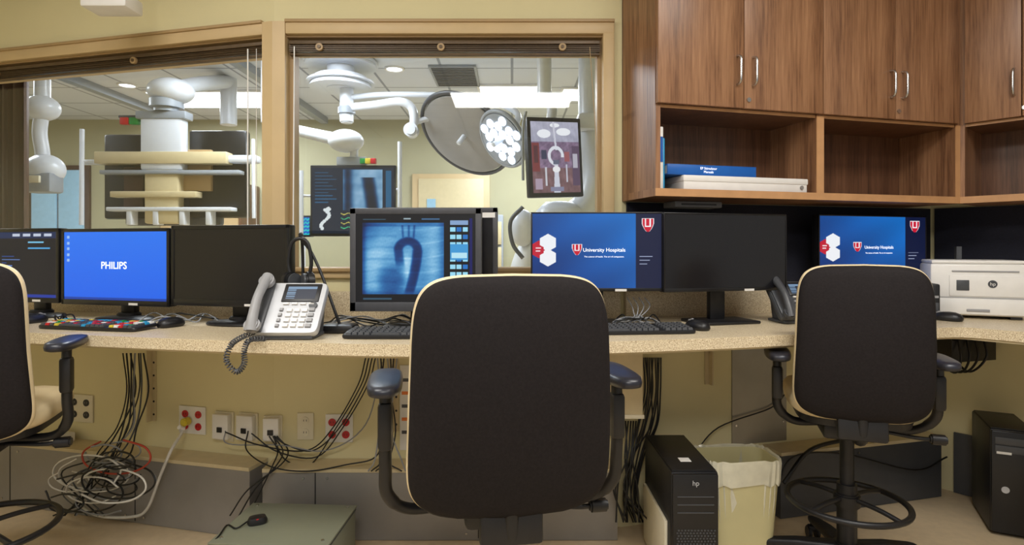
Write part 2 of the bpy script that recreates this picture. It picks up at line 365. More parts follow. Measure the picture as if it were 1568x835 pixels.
# ------------------------------------------------------------------ monitors
def monitor(name,seg,v,pl,pr,pyt,pyb,func=None,bez=.014,bezm=None,thick=.04,base=True,label=True,chin=0,nx=160,ny=100,stand='round'):
    t0,_,Y0=hit(seg,pl,v); t1,_,Y1=hit(seg,pr,v); w=t1-t0; X,Y=pt(seg,(t0+t1)/2,v)
    zt=Z(pyt,Y); zb=Z(pyb,Y); h=zt-zb; zc=(zt+zb)/2
    g=grp(name,(X,Y,0),SEG[seg][1]); bm_=bezm or M_bezel
    box(g,'housing',(w,thick,h),(0,thick/2+.002,zc),bm_,bev=.006)
    bx(g,'bezel_top',-w/2,w/2,-.004,.006,zt-bez,zt,bm_,.002); bx(g,'bezel_bottom',-w/2,w/2,-.004,.006,zb,zb+bez+chin,bm_,.002)
    bx(g,'bezel_left',-w/2,-w/2+bez,-.004,.006,zb,zt,bm_,.002); bx(g,'bezel_right',w/2-bez,w/2,-.004,.006,zb,zt,bm_,.002)
    sw,sh=w-2*bez,h-2*bez-chin; zz=zc+chin/2
    if func is None: box(g,'dark_screen',(sw,.004,sh),(0,.0005,zz),M_off)
    else: screen(g,'lit_screen',sw,sh,(0,-.0015,zz),func,nx,ny)
    box(g,'rear_bulge',(w*.6,.03,h*.6),(0,thick+.012,zc),bm_,bev=.01)
    box(g,'neck',(.07,.03,zc-CT-.01),(0,thick+.035,(zc+CT+.01)/2),M_black,bev=.006)
    if stand=='round':
        loft(g,'base_disc',[[(x*.125*s,thick+.01+y*.085*s,CT+z) for x,y in sup(40,2.3)] for s,z in((.98,.0005),(1,.006),(.95,.012),(.4,.018))],M_black)
        cyl(g,'base_collar',.045,.02,(0,thick+.03,CT+.02),M_black,bev=.004)
    else: box(g,'base_plate',(.26,.17,.012),(0,thick+.005,CT+.0065),M_black,bev=.004)
    if label: box(g,'asset_label',(.045,.001,.009),(w*.18,-.0048,zb+bez*.5+.001),M_label)
    return g,w,h,zc
def rect(U,V,x0,x1,y0,y1): return (U>x0)&(U<x1)&(V>y0)&(V<y1)
def put(C,m,c): C[m]=c
def f_ui(U,V):
    C=np.zeros(U.shape+(3,))+np.array((10,14,30))
    put(C,V>.9,(20,40,80)); rng=np.random.RandomState(1)
    for i in range(4): put(C,rect(U,V,.3+.17*i,.42+.17*i,.93,.97),(190,200,220))
    for i in range(7): put(C,rect(U,V,.12,.2+.3*rng.rand(),.62-.05*i+.0,.635-.05*i),(90,130,200) if i%2 else (40,80,160))
    put(C,rect(U,V,.55,.9,.74,.76),(80,170,230)); put(C,rect(U,V,.55,.8,.83,.85),(120,200,240))
    put(C,V<.05,(20,50,150)); return C
def f_blue(U,V):
    C=np.zeros(U.shape+(3,)); C[...,0]=22+14*V; C[...,1]=98+18*V; C[...,2]=232+6*V
    for i in range(5): put(C,rect(U,V,.03,.055,.9-.085*i,.94-.085*i),(150,190,240))
    put(C,V<.035,(14,60,160)); return C
def wav(U,V,s,seed):
    rng=np.random.RandomState(seed); o=np.zeros(U.shape)
    for k in range(14):
        fx,fy=rng.randn(2)*s*(1+k*.25); o+=np.sin(fx*U+fy*V+rng.rand()*6.3)/(1+k*.3)
    return o/4
def f_xray(U,V):
    C=np.zeros(U.shape+(3,))+np.array((6,8,14))
    I=rect(U,V,.055,.735,.09,.9)
    x=(U-.055)/.68; y=(V-.09)/.81
    b=.74+.08*wav(U,V,8,3)+.04*wav(U,V,50,5)+.025*wav(U,V,120,8)
    b+=.16*np.exp(-((x-.14)**2/.02+(y-.4)**2/.2))+.22*np.exp(-((x-.55)**2/.005+(y-.36)**2/.05))+.12*np.exp(-((x-.86)**2/.008+(y-.5)**2/.2))
    b-=.2*np.exp(-((x-1)/.05)**2)+.35*np.exp(-((x-0)/.04)**2)+.15*(y>.95)+.35*np.exp(-(x**2+(y-1)**2)/.05)+.2*np.exp(-(y/.06)**2)
    for k in range(7): b-=.06*np.exp(-((y-.16*k+.5*(x-.25)**2-.02)/.018)**2)*(x<.42)
    for k in range(5): b+=.06*np.exp(-((y-.2*k-.35*(x-.6)**2-.1)/.013)**2)*(x>.45)
    # aortic arch: ascending limb, arch, descending limb
    cx,cy=.56,.62; th=.055; rad=.118
    r=np.hypot((x-cx),(y-cy)*.95)
    arch=np.exp(-((r-rad)/th)**6)*(y>=cy)
    asc=np.exp(-((x-(cx-rad)-.10*(cy-y))/th)**6)*(y<cy)/(1+np.exp(-(y-.42)/.03))
    desc=np.exp(-((x-(cx+rad)+.28*(cy-y)**1.6*(y<cy) if False else x-(cx+rad)+.22*np.clip(cy-y,0,1)**1.5)/.06)**6)*(y<cy)/(1+np.exp(-(y-.03)/.02))
    ves=np.maximum(np.maximum(arch,desc),asc*.85)
    for c in(.50,.57,.63): ves=np.maximum(ves,.5*np.exp(-((x-c-.9*(y-.8)*(c-.565))/.013)**2)*(y>.76)*(y<.97))
    heart=np.exp(-(((x-.36)/.17)**2+((y-.2)/.2)**2)**2)*.30
    b=b-.55*ves-heart*(1-ves)
    b=np.clip(b,0.05,1)
    P=np.stack([8+185*b**3.2,30+195*b**1.7,60+185*b**1.0],-1)
    C=np.where(I[...,None],P,C)
    put(C,rect(U,V,.06,.25,.935,.945),(60,90,110)); put(C,rect(U,V,.4,.46,.94,.955),(150,170,180)); put(C,rect(U,V,.55,.7,.935,.95),(60,100,140))
    put(C,rect(U,V,.06,.3,.03,.05),(50,80,100))
    for i in range(9):
        for j in range(3): put(C,rect(U,V,.79+.052*j,.832+.052*j,.80-.085*i,.85-.085*i),(150,215,240) if (i*3+j)%4!=1 else (30,110,190))
    put(C,rect(U,V,.79,.94,.48,.66),(60,150,210)); put(C,rect(U,V,.80,.93,.50,.56),(180,225,240))
    put(C,rect(U,V,.79,.94,.88,.93),(130,160,200)); put(C,rect(U,V,.95,.975,.03,.95),(14,18,90))
    return C
def f_uh(U,V,sb=.80):
    C=np.zeros(U.shape+(3,)); k=np.clip(U*.9+V*.5-.2,0,1)[...,None]
    C[:]=np.array((8,56,126))*(1-k)+np.array((18,110,196))*k
    C+= (8*np.sin((U-V)*9))[...,None]*np.array((.2,.6,1))
    put(C,U>sb,(8,20,56))
    asp=1.7
    def hexa(cx,cy,r,c):
        dx=np.abs(U-cx)*asp; dy=np.abs(V-cy); put(C,(dx<r*.87)&(dy+dx*.577<r),c)
    hexa(.05,.52,.12,(190,26,52)); hexa(.12,.61,.12,(236,240,245)); hexa(.12,.41,.12,(238,240,244)); hexa(.045,.51,.08,(190,26,52))
    put(C,rect(U,V,.025,.065,.53,.545),(240,220,225)); put(C,rect(U,V,.025,.06,.49,.505),(240,220,225))
    def shield(cx,cy,s):
        dx=np.abs(U-cx)*asp/s; dy=(V-cy)/s
        def sh(q): return (dy<.5*q)&(dy>-.6*q)&(dx<.45*q*np.sqrt(np.clip((dy+.6)/.7,0,1)))
        put(C,sh(1.12),(240,235,240)); put(C,sh(1),(200,20,50)); put(C,sh(1)&(np.abs(dx-.2)<.06)&(dy>-.1),(245,240,245)); put(C,sh(1)&(dx<.24)&(np.abs(dy+.12)<.05),(245,240,245))
    shield(.345,.52,.13); shield(.895,.85,.16)
    for i in range(3): put(C,rect(U,V,sb+.03,sb+.13-.02*i,.42-.05*i,.43-.05*i),(150,160,190))
    return C
monitor('computer_monitor','A',.28,-12,91,350,463,f_ui,bez=.016,chin=.006)
g,w,h,zc=monitor('computer_monitor','A',.28,95,260,350,468,f_blue,bez=.014,chin=.008)
text(g,'logo','PHILIPS',.042,(0,-.003,zc+.005),M_text,bold=.0004)
monitor('computer_monitor','A',.28,263,443,345,470,None,bez=.015,chin=.012)
g,w,h,zc=monitor('medical_display_monitor','B',.40,536,737,319,477,f_xray,bez=.022,bezm=M_bezelg,thick=.07,chin=.012,nx=340,ny=260,stand='plate')
g,w,h,zc=monitor('medical_display_monitor','B',.25,585,762,318,470,None,bez=.02,bezm=M_bezelg,thick=.06,stand='plate')
box(g,'corner_label',(.05,.001,.02),(w/2-.035,-.0048,1.22+.13),M_label)
g,w,h,zc=monitor('computer_monitor','B',.27,813,1015,325,446,f_uh,bez=.006,chin=.006,nx=340,ny=200,stand='plate')
text(g,'logo','University Hospitals',.0205,(.028,-.003,zc+.006),M_text); text(g,'tagline','The science of health. The art of compassion.',.0085,(.028,-.003,zc-.02),M_text)
monitor('computer_monitor','C',.305,1016,1204,327,446,None,bez=.006,chin=.008,stand='plate')
g,w,h,zc=monitor('computer_monitor','C',.17,1253,1418,330,432,f_uh,bez=.006,chin=.006,nx=300,ny=180,stand='plate')
text(g,'logo','University Hospitals',.0205,(.028,-.003,zc+.006),M_text); text(g,'tagline','The science of health. The art of compassion.',.0085,(.028,-.003,zc-.02),M_text)
# ------------------------------------------------------------------ desk items
def keyboard(name,X,Y,rz,w=.44,d=.135,colored=False,m=M_black):
    g=grp(name,(X,Y,CT+.001),rz)
    loft(g,'base',[[(x*w/2*s,y*d/2*s,z+.004*(y+1)) for x,y in sup(40,10)] for s,z in((.99,0),(1,.004),(1,.009),(.985,.013))],m)
    ks=[]; mats=[M_dgrey if m is M_black else m,M_red,M_green,M_yellow,M_cyan,M_white,M_orange]
    cols=20
    for r in range(5):
        for c in range(cols):
            if c in(14,): continue
            if r==0 and 3<c<9: continue
            cx=-w/2+.014+(c+.5)*(w-.028)/cols; cy=-d/2+.016+r*(d-.03)/4.2
            ks.append((cx,cy,.0165+.004*(cy/d*2+1),(w-.028)/cols*.84,(d-.03)/4.2*.84,.008,random.choice([0,0,0,0,1,2,3,4,5,6,4]) if colored else 0,.8))
    ks.append((-w/2+.014+6.5*(w-.028)/cols,-d/2+.016,.0165,(w-.028)/cols*4.8,(d-.03)/4.2*.84,.008,0,.9))
    boxes(g,'keys',ks,mats); return g
def mouse(X,Y,rz,m=M_black):
    g=grp('computer_mouse',(X,Y,CT),rz)
    rings=[]
    for s,z in((.9,.001),(1,.008),(.97,.018),(.8,.029),(.45,.036),(.05,.038)): rings.append([(x*.032*s,y*.055*s+(-.006*(1-s)),z) for x,y in sup(28,2.4)])
    loft(g,'shell',rings,m,ang=80); cyl(g,'scroll_wheel',.008,.006,(0,.03,.031),M_grey,rot=(0,R(90),0),seg=16)
    bx(g,'button_split',-.0006,.0006,.01,.05,.026,.034,M_grey); return g
t,X,Y=hit('A',150,.47); keyboard('color_coded_keyboard',X,Y,-.2479+.03,w=.44,d=.12,colored=True)
t,X,Y=hit('A',262,.36); mouse(X,Y,-.3)
t,X,Y=hit('A',50,.40); mouse(X,Y,-.3)
keyboard('keyboard',XX(628,2.02),2.02,0); keyboard('keyboard',XX(967,2.12),2.12,.1); mouse(XX(1068,2.19),2.19,.4); mouse(XX(1446,2.48),2.46,.6)
def phone(name,X,Y,rz,m=M_silver,s=1.0):
    g=grp(name,(X,Y,CT+.001),rz); g.scale=(s,s,s)
    tl=R(50)
    f=bpy.data.objects.new('tilted_body',None); f.parent=g; sc.collection.objects.link(f); f.location=(0,-.05,.018); f.rotation_euler=(tl,0,0)
    loft(f,'body',[[(x*.118*a,.1+y*.103*a,z) for x,y in sup(40,12)] for a,z in((.97,-.014),(1,-.008),(1,.008),(.98,.013))],m)
    box(f,'screen_frame',(.128,.075,.008),(.035,.158,.013),M_black,bev=.003)
    screen(f,'display',.1,.054,(.035,.158,.0178),lambda U,V: np.where(((np.abs(V-.85)<.1)|((U<.3)&(V<.7)&(np.sin(V*40)>0)))[...,None],np.array((120,150,180)),np.array((30,40,60))),40,24,rot=(R(-90),0,0))
    ks=[]
    for i in range(4):
        for j in range(3): ks.append((.02+j*.026-.01,.085-i*.02,.0165,.019,.013,.006,0,.85))
    for i in range(4): ks.append((.085,.088-i*.021,.0165,.02,.014,.006,1,.85)); ks.append((-.018,.088-i*.021,.0165,.012,.012,.006,1,.85))
    for i in range(4): ks.append((-.008+i*.029,.112,.0165,.02,.008,.005,0,.85))
    boxes(f,'keypad',ks,[M_white,M_grey]); cyl(f,'navigation_pad',.014,.006,(.085,.105,.016),M_dgrey)
    box(f,'cradle',(.05,.2,.012),(-.088,.1,.016),M_dgrey,bev=.004)
    tube(f,'handset',[(-.088,-.008,.036),(-.088,.03,.05),(-.088,.1,.062),(-.088,.17,.05),(-.088,.208,.036)],lambda t:.021-.006*math.sin(math.pi*t),m if m is M_dgrey else M_grey,n=6,k=16)
    cyl(f,'earpiece',.026,.028,(-.088,.192,.036),m if m is M_dgrey else M_grey,bev=.006); cyl(f,'mouthpiece',.026,.028,(-.088,.012,.036),m if m is M_dgrey else M_grey,bev=.006)
    box(g,'rear_stand',(.17,.06,.11),(.01,.065,.056),M_dgrey,rot=(R(-12),0,0),bev=.006); box(g,'foot',(.2,.13,.012),(0,.015,.007),M_dgrey,bev=.004)
    return g
pX,pY=XX(441,1.99),1.985
phone('desk_phone',pX,pY,.0)
phone('desk_phone',XX(1222,2.40),2.40,R(8),m=M_dgrey,s=.9)
def coil(name,path,r,turns,m,wr=.0022):
    P=catmull(path,20); L=len(P); pts=[]; N=turns*9
    for i in range(N+1):
        f=i/N*(L-1); k=min(int(f),L-2); q=P[k].lerp(P[k+1],f-k); d=(P[k+1]-P[k]).normalized()
        s=d.cross(Vector((0.3,1,.2))).normalized(); u=s.cross(d); a=i/9*2*math.pi
        pts.append(q+(s*math.cos(a)+u*math.sin(a))*r)
    g=grp(name); tube(g,'coil',pts,wr,m,smooth=False,k=5); return g
hx=pX-.088
coil('handset_coil_cord',[(hx,pY-.05,.945),(hx-.02,1.865,.932),(hx-.03,1.83,.915),(hx-.04,1.825,.87),(hx-.01,1.825,.835),(hx+.015,1.825,.86),(hx+.015,1.825,.9),(hx+.02,1.85,.93),(hx+.04,pY-.07,.925)],.0075,44,M_dgrey)
g=grp('headset',(XX(462,2.16),2.16,0))
cyl(g,'stand_base',.05,.012,(0,0,CT+.0065),M_black,bev=.003); tube(g,'stand_post',[(0,.01,CT+.01),(0,.012,1.15),(0,.0,1.262),(0,-.02,1.268)],.006,M_black)
tube(g,'headband',[(-.035,-.02,1.12),(-.042,-.02,1.17),(-.03,-.02,1.235),(0,-.02,1.255),(.03,-.02,1.235),(.042,-.02,1.17),(.035,-.02,1.12)],.007,M_black)
for s in(-1,1):
    cyl(g,'ear_cup',.034,.03,(s*.034,-.02,1.10),M_black,rot=(0,R(90),R(35*s)),bev=.006); cyl(g,'ear_pad',.028,.012,(s*.017,-.024,1.10),M_dgrey,rot=(0,R(90),R(35*s)))
tube(g,'mic_boom',[(.04,-.02,1.1),(.05,-.04,1.07),(.02,-.07,1.06)],.003,M_black); ell(g,'mic_tip',(.008,.008,.008),(.02,-.07,1.06),M_black)
g=grp('gooseneck_microphone',(XX(520,2.12),2.12,0))
box(g,'base',(.12,.09,.03),(0,0,CT+.016),M_black,bev=.01); tube(g,'neck',[(.0,0,CT+.03),(-.02,0,1.0),(-.07,.02,1.12),(-.11,.03,1.20),(-.135,.03,1.235)],.0055,M_black); cyl(g,'capsule',.009,.04,(-.143,.03,1.25),M_black,rot=(0,R(-35),0),bev=.003)
# printer
g=grp('laser_printer',(2.055,2.65,CT+.001),R(-25)); q_=.168
bx(g,'body',-q_,q_,-.15,.15,.012,.235,M_white,.012); bx(g,'top_lid',-q_+.005,q_-.005,-.145,.145,.235,.25,M_white,.006)
bx(g,'paper_tray',-q_+.012,q_-.012,-.158,-.145,.018,.085,M_white,.004); bx(g,'tray_gap',-q_+.01,q_-.01,-.152,-.149,.088,.091,M_grey); bx(g,'tray_grip',-.04,.04,-.161,-.157,.03,.042,M_grey,.002)
bx(g,'front_door',-.10,q_-.012,-.155,-.148,.095,.185,M_white,.004); bx(g,'output_slot',-.09,.14,-.153,-.148,.20,.206,M_grey)
bx(g,'control_panel',-.075,-.03,-.158,-.149,.12,.165,M_dgrey,.002); cyl(g,'logo_disc',.016,.003,(.05,-.1565,.15),M_dgrey,rot=(R(90),0,0)); text(g,'logo','hp',.020,(.05,-.159,.15),M_label)
for k,x in enumerate((-.14,.14)): bx(g,'foot_%d'%k,x-.02,x+.02,-.12,.12,0,.013,M_dgrey)
for i in range(6): bx(g,'side_vent_%d'%i,-q_-.0015,-q_+.001,-.08,.06,.12+.012*i,.126+.012*i,M_grey)
bx(g,'rear_output_guide',-.02,.0,.1,.14,.25,.31,M_dgrey)
g=grp('label_printer',(XX(1425,2.55),2.55,CT+.001),R(-20)); bx(g,'case',-.022,.022,-.05,.04,0,.15,M_black,.008); bx(g,'slot',-.015,.015,-.052,-.049,.09,.1,M_grey); bx(g,'front_plate',-.016,.016,-.052,-.049,.02,.07,M_dgrey,.002)
# ------------------------------------------------------------------ chairs
def chair(X,Y,rz,top,bot,seat,arm,ring=.27,w=.232,ax0=.295,rr_=.225,sw=.245):
    g=grp('drafting_chair',(X,Y,0),rz)   # origin on the floor below the backrest; faces +y
    zc=(top+bot)/2; hh=(top-bot)/2; NP=88; S=sup(NP,8)
    def shape(s,y,grow=0):
        o=[]
        for a,b in S:
            z=b*s*(hh+grow); x=a*s*((w+grow)*(1.0-.035*(b*s)) )
            if b>0: x*=1-.03*(b*s)**4
            o.append((x,y+.5*x*x+.055*((z/hh)**2)*.5-.02*(z/hh)+.006,zc+z-(.018*abs(a)**3*b*s if b>0 else .03*abs(a)**3*b*s)))
        return o
    outer=[shape(s,y) for s,y in((.02,-.03),(.3,-.03),(.6,-.029),(.85,-.026),(.93,-.022),(.975,-.015),(.995,-.006),(.995,.002),(.97,.004),(.5,.004),(.02,.004))]
    loft(g,'back_shell',outer,M_fab,ang=60)
    cush=[shape(s,y,.003) for s,y in((.02,.006),(.6,.006),(.985,.0),(1.0,.008),(1.0,.016),(.98,.03),(.9,.042),(.5,.048),(.02,.048))]
    loft(g,'back_cushion',cush,M_cream,ang=60)
    sy=.29
    seatr=[[(x*sw*s,sy+y*.235*s,seat+z-(.02*(y*s-.75)*3 if y*s>.75 else 0)) for x,y in sup(60,3.6)] for s,z in((.02,-.065),(.9,-.065),(.98,-.05),(1,-.03),(.99,-.01),(.95,.002),(.8,.01),(.4,.012),(.02,.011))]
    loft(g,'seat_cushion',seatr,M_cream,ang=70)
    loft(g,'seat_pan',[[(x*(sw-.025)*s,sy+y*.21*s,seat+z) for x,y in sup(40,4)] for s,z in((.8,-.10),(.97,-.09),(1,-.066))],M_black)
    tube(g,'back_support_bar',[(0,.055,bot+.10),(0,.05,bot+.0),(0,.055,bot-.05),(0,.10,seat-.13),(0,.2,seat-.125)],.02,M_black,k=12)
    box(g,'back_bracket',(.15,.03,.10),(0,.052,bot-.01),M_black,rot=(R(-8),0,0),bev=.01)
    box(g,'tilt_mechanism',(.2,.2,.06),(0,sy-.04,seat-.125),M_black,bev=.015)
    tube(g,'tension_lever',[(.08,sy-.05,seat-.13),(.2,sy-.07,seat-.14),(.25,sy-.07,seat-.14)],.007,M_black); cyl(g,'lever_knob',.018,.05,(.265,sy-.07,seat-.14),M_black,rot=(0,R(90),0),bev=.005)
    for s in(-1,1):
        ax=s*ax0
        pr=[[(ax+x*.042*k,.16+y*.125*k,arm-.03+z) for x,y in sup(36,2.8)] for k,z in((.8,0),(.97,.006),(1,.016),(.96,.026),(.8,.03),(.3,.031))]
        loft(g,'armrest_pad',pr,M_armpad,ang=70)
        tube(g,'armrest_post',[(ax,.16,arm-.028),(ax,.155,arm-.1),(ax,.16,seat+.02),(ax-s*.005,.18,seat-.06),(ax-s*.06,.22,seat-.115),(s*.1,.25,seat-.12)],lambda t:.0145+.003*t*(t<.7),M_black,k=12)
        box(g,'armrest_sleeve',(.036,.045,.12),(ax,.157,arm-.12),M_black,bev=.012)
    cyl(g,'gas_cylinder',.024,seat-.13-.32,(0,sy,(seat-.13+.32)/2),M_black); cyl(g,'cylinder_sleeve',.034,.26,(0,sy,.22),M_black)
    torus(g,'foot_ring',rr_,.011,(0,sy,ring),M_black)
    for i in range(4):
        a=math.pi/4+i*math.pi/2; tube(g,'ring_spoke_%d'%i,[(.03*math.cos(a),sy+.03*math.sin(a),ring+.015),(.12*math.cos(a),sy+.12*math.sin(a),ring+.012),((rr_-.003)*math.cos(a),sy+(rr_-.003)*math.sin(a),ring)],.009,M_black)
    cyl(g,'ring_hub',.045,.05,(0,sy,ring+.005),M_black,bev=.006)
    cyl(g,'base_hub',.05,.07,(0,sy,.1),M_black,bev=.008)
    for i in range(5):
        a=math.pi/2+.25+i*2*math.pi/5; c,s=math.cos(a),math.sin(a)
        loft(g,'base_spoke_%d'%i,[[(c*rr-s*x*wd,sy+s*rr+c*x*wd,zz+z*ht) for x,z in sup(14,4)] for rr,wd,ht,zz in((.03,.03,.026,.105),(.17,.024,.02,.098),(.29,.018,.014,.082),(.31,.014,.01,.08))],M_black)
        cx,cy=c*.295,sy+s*.295
        cyl(g,'caster_stem_%d'%i,.01,.03,(cx,cy,.066),M_black,seg=12); box(g,'caster_hood_%d'%i,(.03,.04,.026),(cx,cy,.045),M_black,rot=(0,0,a),bev=.008)
        for q in(-.016,.016): cyl(g,'caster_wheel_%d'%i,.027,.014,(cx-s*q,cy+c*q,.0275),M_black,rot=(R(90),0,a+math.pi),seg=20,bev=.004)
    return g
chair(.006,1.33,R(9),1.158,.585,.665,.905,w=.236)
chair(XX(1326,1.90),1.90,R(-19),1.164,.64,.70,.855,w=.202,ax0=.248,rr_=.20,sw=.21,ring=.285)
chair(-1.70,1.70,R(20),1.18,.62,.70,.92)
# ------------------------------------------------------------------ floor items
def tower(X,Y,rz,h,w=.17,d=.4,white_side=False,style=0):
    g=grp('computer_tower',(X,Y,0),rz)  # origin: front-left bottom corner
    bx(g,'case',0,w,.012,d,.01,h,M_black,.008)
    bx(g,'front_bezel',.003,w-.003,0,.014,.015,h-.004,M_bezel,.006)
    bx(g,'top_panel',.006,w-.006,.02,d-.01,h,h+.004,M_black,.001)
    for i in(0,1): bx(g,'foot_%d'%i,.02,w-.02,.04+i*(d-.12),.08+i*(d-.12),0,.011,M_black)
    if style==0:
        ks=[]
        for i in range(22):
            for j in range(12): ks.append((.02+j*.0115+(i%2)*.004,0,.03+.0095*i,.006,.004,.005,0,1))
        boxes(g,'grille_mesh',ks,M_dgrey)
        for i in range(3): bx(g,'drive_bay_%d'%i,.02,w-.02,-.003,.001,h-.14+.028*i,h-.137+.028*i,M_dgrey)
        text(g,'logo','hp',.025,(w*.5,-.002,h-.035),M_silver)
        bx(g,'top_label',.06,.1,.1,.14,h+.004,h+.005,M_label)
    else:
        for i in range(2): bx(g,'drive_bay_%d'%i,.015,w-.015,-.003,.001,h-.06-.035*i,h-.03-.035*i,M_dgrey,.002)
        bx(g,'label',.02,.07,-.004,.001,h-.1,h-.09,M_label); bx(g,'red_stripe',w-.014,w-.010,-.004,.001,.06,.3,M_red); cyl(g,'logo',.014,.003,(.05,-.001,.2),M_silver,rot=(R(90),0,0))
    if white_side: bx(g,'side_paper_panel',-.012,-.001,.05,d-.03,.01,.24,M_ivory,.002)
    return g
tower(.56,2.06,0,.43,w=.168,d=.42,white_side=True)
tower(2.035,2.50,R(-27),.45,w=.16,d=.33,style=1)
g=grp('black_floor_bag',(2.26,2.2,0),R(-30)); loft(g,'body',[[(x*.1*s,y*.12*s,z) for x,y in sup(30,3)] for s,z in((.8,.001),(1,.03),(1,.16),(.85,.24),(.5,.27))],M_black); torus(g,'handle',.05,.008,(0,0,.28),M_black,rot=(R(90),0,0))
g=wg('under_counter_cable_tray','C'); t0,_,_=hit('C',1440,.25); t1,_,_=hit('C',1512,.25)
bx(g,'tray_floor',t0,t1-.02,-.3,-.06,.70,.706,M_black); bx(g,'tray_front',t0,t1-.02,-.304,-.298,.70,.80,M_black,.002); bx(g,'side_left',t0,t0+.005,-.3,-.06,.70,.867,M_black); bx(g,'side_right',t1-.025,t1-.02,-.3,-.06,.70,.867,M_black); bx(g,'power_strip',t0+.03,t1-.06,-.28,-.2,.707,.75,M_dgrey,.005)
for i in range(4): tube(g,'cable_%d'%i,[(t0+.03+.05*i,-.31,.80),(t0+.02+.05*i,-.33,.72),(t0+.08+.03*i,-.25,.64),(t0+.12+.04*i,-.1,.7)],.005,M_cblk)
# waste bin
g=grp('waste_bin',(.892,2.34,0),R(3))
def rr(s,z,wx=.147,wy=.1,ex=6,j=0): return [(x*wx*s+j*math.sin(7*i)*.003,y*wy*s+j*math.cos(9*i)*.003,z+j*.006*math.sin(i*1.7)) for i,(x,y) in enumerate(sup(64,ex))]
loft(g,'bin_body',[rr(.78,.002),rr(.8,.01),rr(.98,.385),rr(1.0,.39),rr(1.0,.395),rr(.95,.395),rr(.77,.02)],M_bin)
loft(g,'liner_bag',[rr(1.0,.31,j=1),rr(1.015,.34,j=1),rr(1.035,.39,j=.6),rr(1.02,.405,j=.5),rr(.97,.40,j=.5),rr(.9,.25,j=1.5),rr(.8,.1,j=1)],M_bag,caps=False,ang=25)
g=grp('floor_junction_box',(XX(438,2.15),2.18,0),R(-3))
bx(g,'case',-.205,.205,-.17,.14,0,.20,M_greenbox,.004); bx(g,'lid',-.21,.21,-.175,.145,.20,.208,M_greenbox,.003)
bx(g,'seam_strip',-.207,.207,-.172,.142,.19,.194,M_dgrey)
for i,(x,y) in enumerate(((-.18,-.14),(.18,-.14),(-.18,.12),(.18,.12))): cyl(g,'screw_%d'%i,.006,.004,(x,y,.210),M_metal,seg=10)
g=grp('usb_dongle_puck',(XX(394,2.16),2.16,.2085),R(25)); loft(g,'shell',[[(x*.035*s,y*.025*s,z) for x,y in sup(30,3)] for s,z in((.9,.0),(1,.01),(.8,.024),(.2,.028))],M_black); box(g,'red_led',(.008,.004,.003),(0,-.02,.022),M_red); tube(g,'cable',[(-.03,.01,.01),(-.07,-.02,.004),(-.10,.02,.004),(-.13,-.06,.0),(-.2,-.1,-.05),(-.24,-.12,-.2)],.003,M_cblk)
# ------------------------------------------------------------------ under-counter wall fittings
def outlet(seg,px0,px1,py0,py1,kind):
    t0,_,Y0=hit(seg,px0); t1,_,Y1=hit(seg,px1); Y=(Y0+Y1)/2; z1=Z(py0,Y); z0=Z(py1,Y); w=t1-t0; h=z1-z0; x=(t0+t1)/2; z=(z0+z1)/2
    g=wg('wall_outlet' if kind in('red','duplex','quad') else 'wall_data_jack',seg)
    bx(g,'plate',t0,t1,-.008,-.0005,z0,z1,M_ivory if kind!='red' else M_white,.002)
    m={'red':M_red,'quad':M_black,'duplex':M_ivory,'box':M_black}[kind]
    cols=[-.25,.25] if kind in('red','quad') else [0]
    if kind=='box':
        bx(g,'surface_box',x-w*.42,x+w*.42,-.035,-.008,z0+h*.12,z1-h*.05,M_white,.003); bx(g,'port',x-.012,x+.012,-.04,-.034,z-.018,z+.004,M_black); return
    for c in cols:
        for q in(-.22,.22):
            cx,cz=x+c*w,z+q*h
            cyl(g,'receptacle',.0165,.005,(cx,-.009,cz),m,rot=(R(90),0,0),seg=20)
            sl=M_black if m is not M_black else M_grey
            for e in(-.006,.006): bx(g,'slot',cx+e-.001,cx+e+.001,-.0125,-.011,cz-.003,cz+.005,sl)
outlet('A',107,144,604,646,'quad'); outlet('A',276,316,622,664,'red'); outlet('A',331,359,630,675,'box'); outlet('A',367,396,632,676,'box')
outlet('B',405,433,636,677,'box'); outlet('B',456,481,632,673,'duplex'); outlet('B',499,541,634,677,'red')
def bracket(seg,px,L=.42,zb=.42):
    t,_,_=hit(seg,px); g=wg('counter_bracket',seg)
    bx(g,'upright_leg',t-.022,t+.022,-.006,-.001,zb,.866,M_tan); bx(g,'upright_flange',t-.003,t+.003,-.035,-.004,zb,.866,M_tan)
    bx(g,'arm_leg',t-.02,t+.02,-L,-.002,.861,.867,M_tan); bx(g,'arm_flange',t-.003,t+.003,-L,-.004,.832,.862,M_tan)
    tube(g,'gusset',[(t,-.01,.74),(t,-.13,.845)],.006,M_tan,smooth=False)
    for i in range(6): cyl(g,'hole_%d'%i,.005,.002,(t+.012,-.0065,zb+.03+i*.06),M_black,rot=(R(90),0,0),seg=10)
bracket('A',234); bracket('B',603); bracket('C',1085,zb=.6)
g=wg('steel_cover_plate','C'); t0,_,Y=hit('C',1120); t1,_,_=hit('C',1203); bx(g,'plate',t0,t1,-.006,-.001,.31,.862,M_greyd)
for i in range(4): cyl(g,'rivet_%d'%i,.005,.004,(t0+.02 if i%2 else t1-.02,-.007,.4+.38*(i//2)),M_metal,rot=(R(90),0,0),seg=10)
g=grp('cable_cover_box'); Yb=2.35; bx(g,'cover',XX(905,Yb),XX(985,Yb),Yb,Yb+.2,Z(640,Yb),.866,M_tan,.006); bx(g,'lip',XX(905,Yb)-.004,XX(985,Yb)+.004,Yb-.004,Yb+.01,Z(640,Yb)-.004,Z(640,Yb)+.012,M_ivory,.002)
g=grp('wall_notice'); bx(g,'paper',XX(612,2.56),XX(640,2.56),2.564,2.569,Z(690,2.56),Z(560,2.56),M_label)
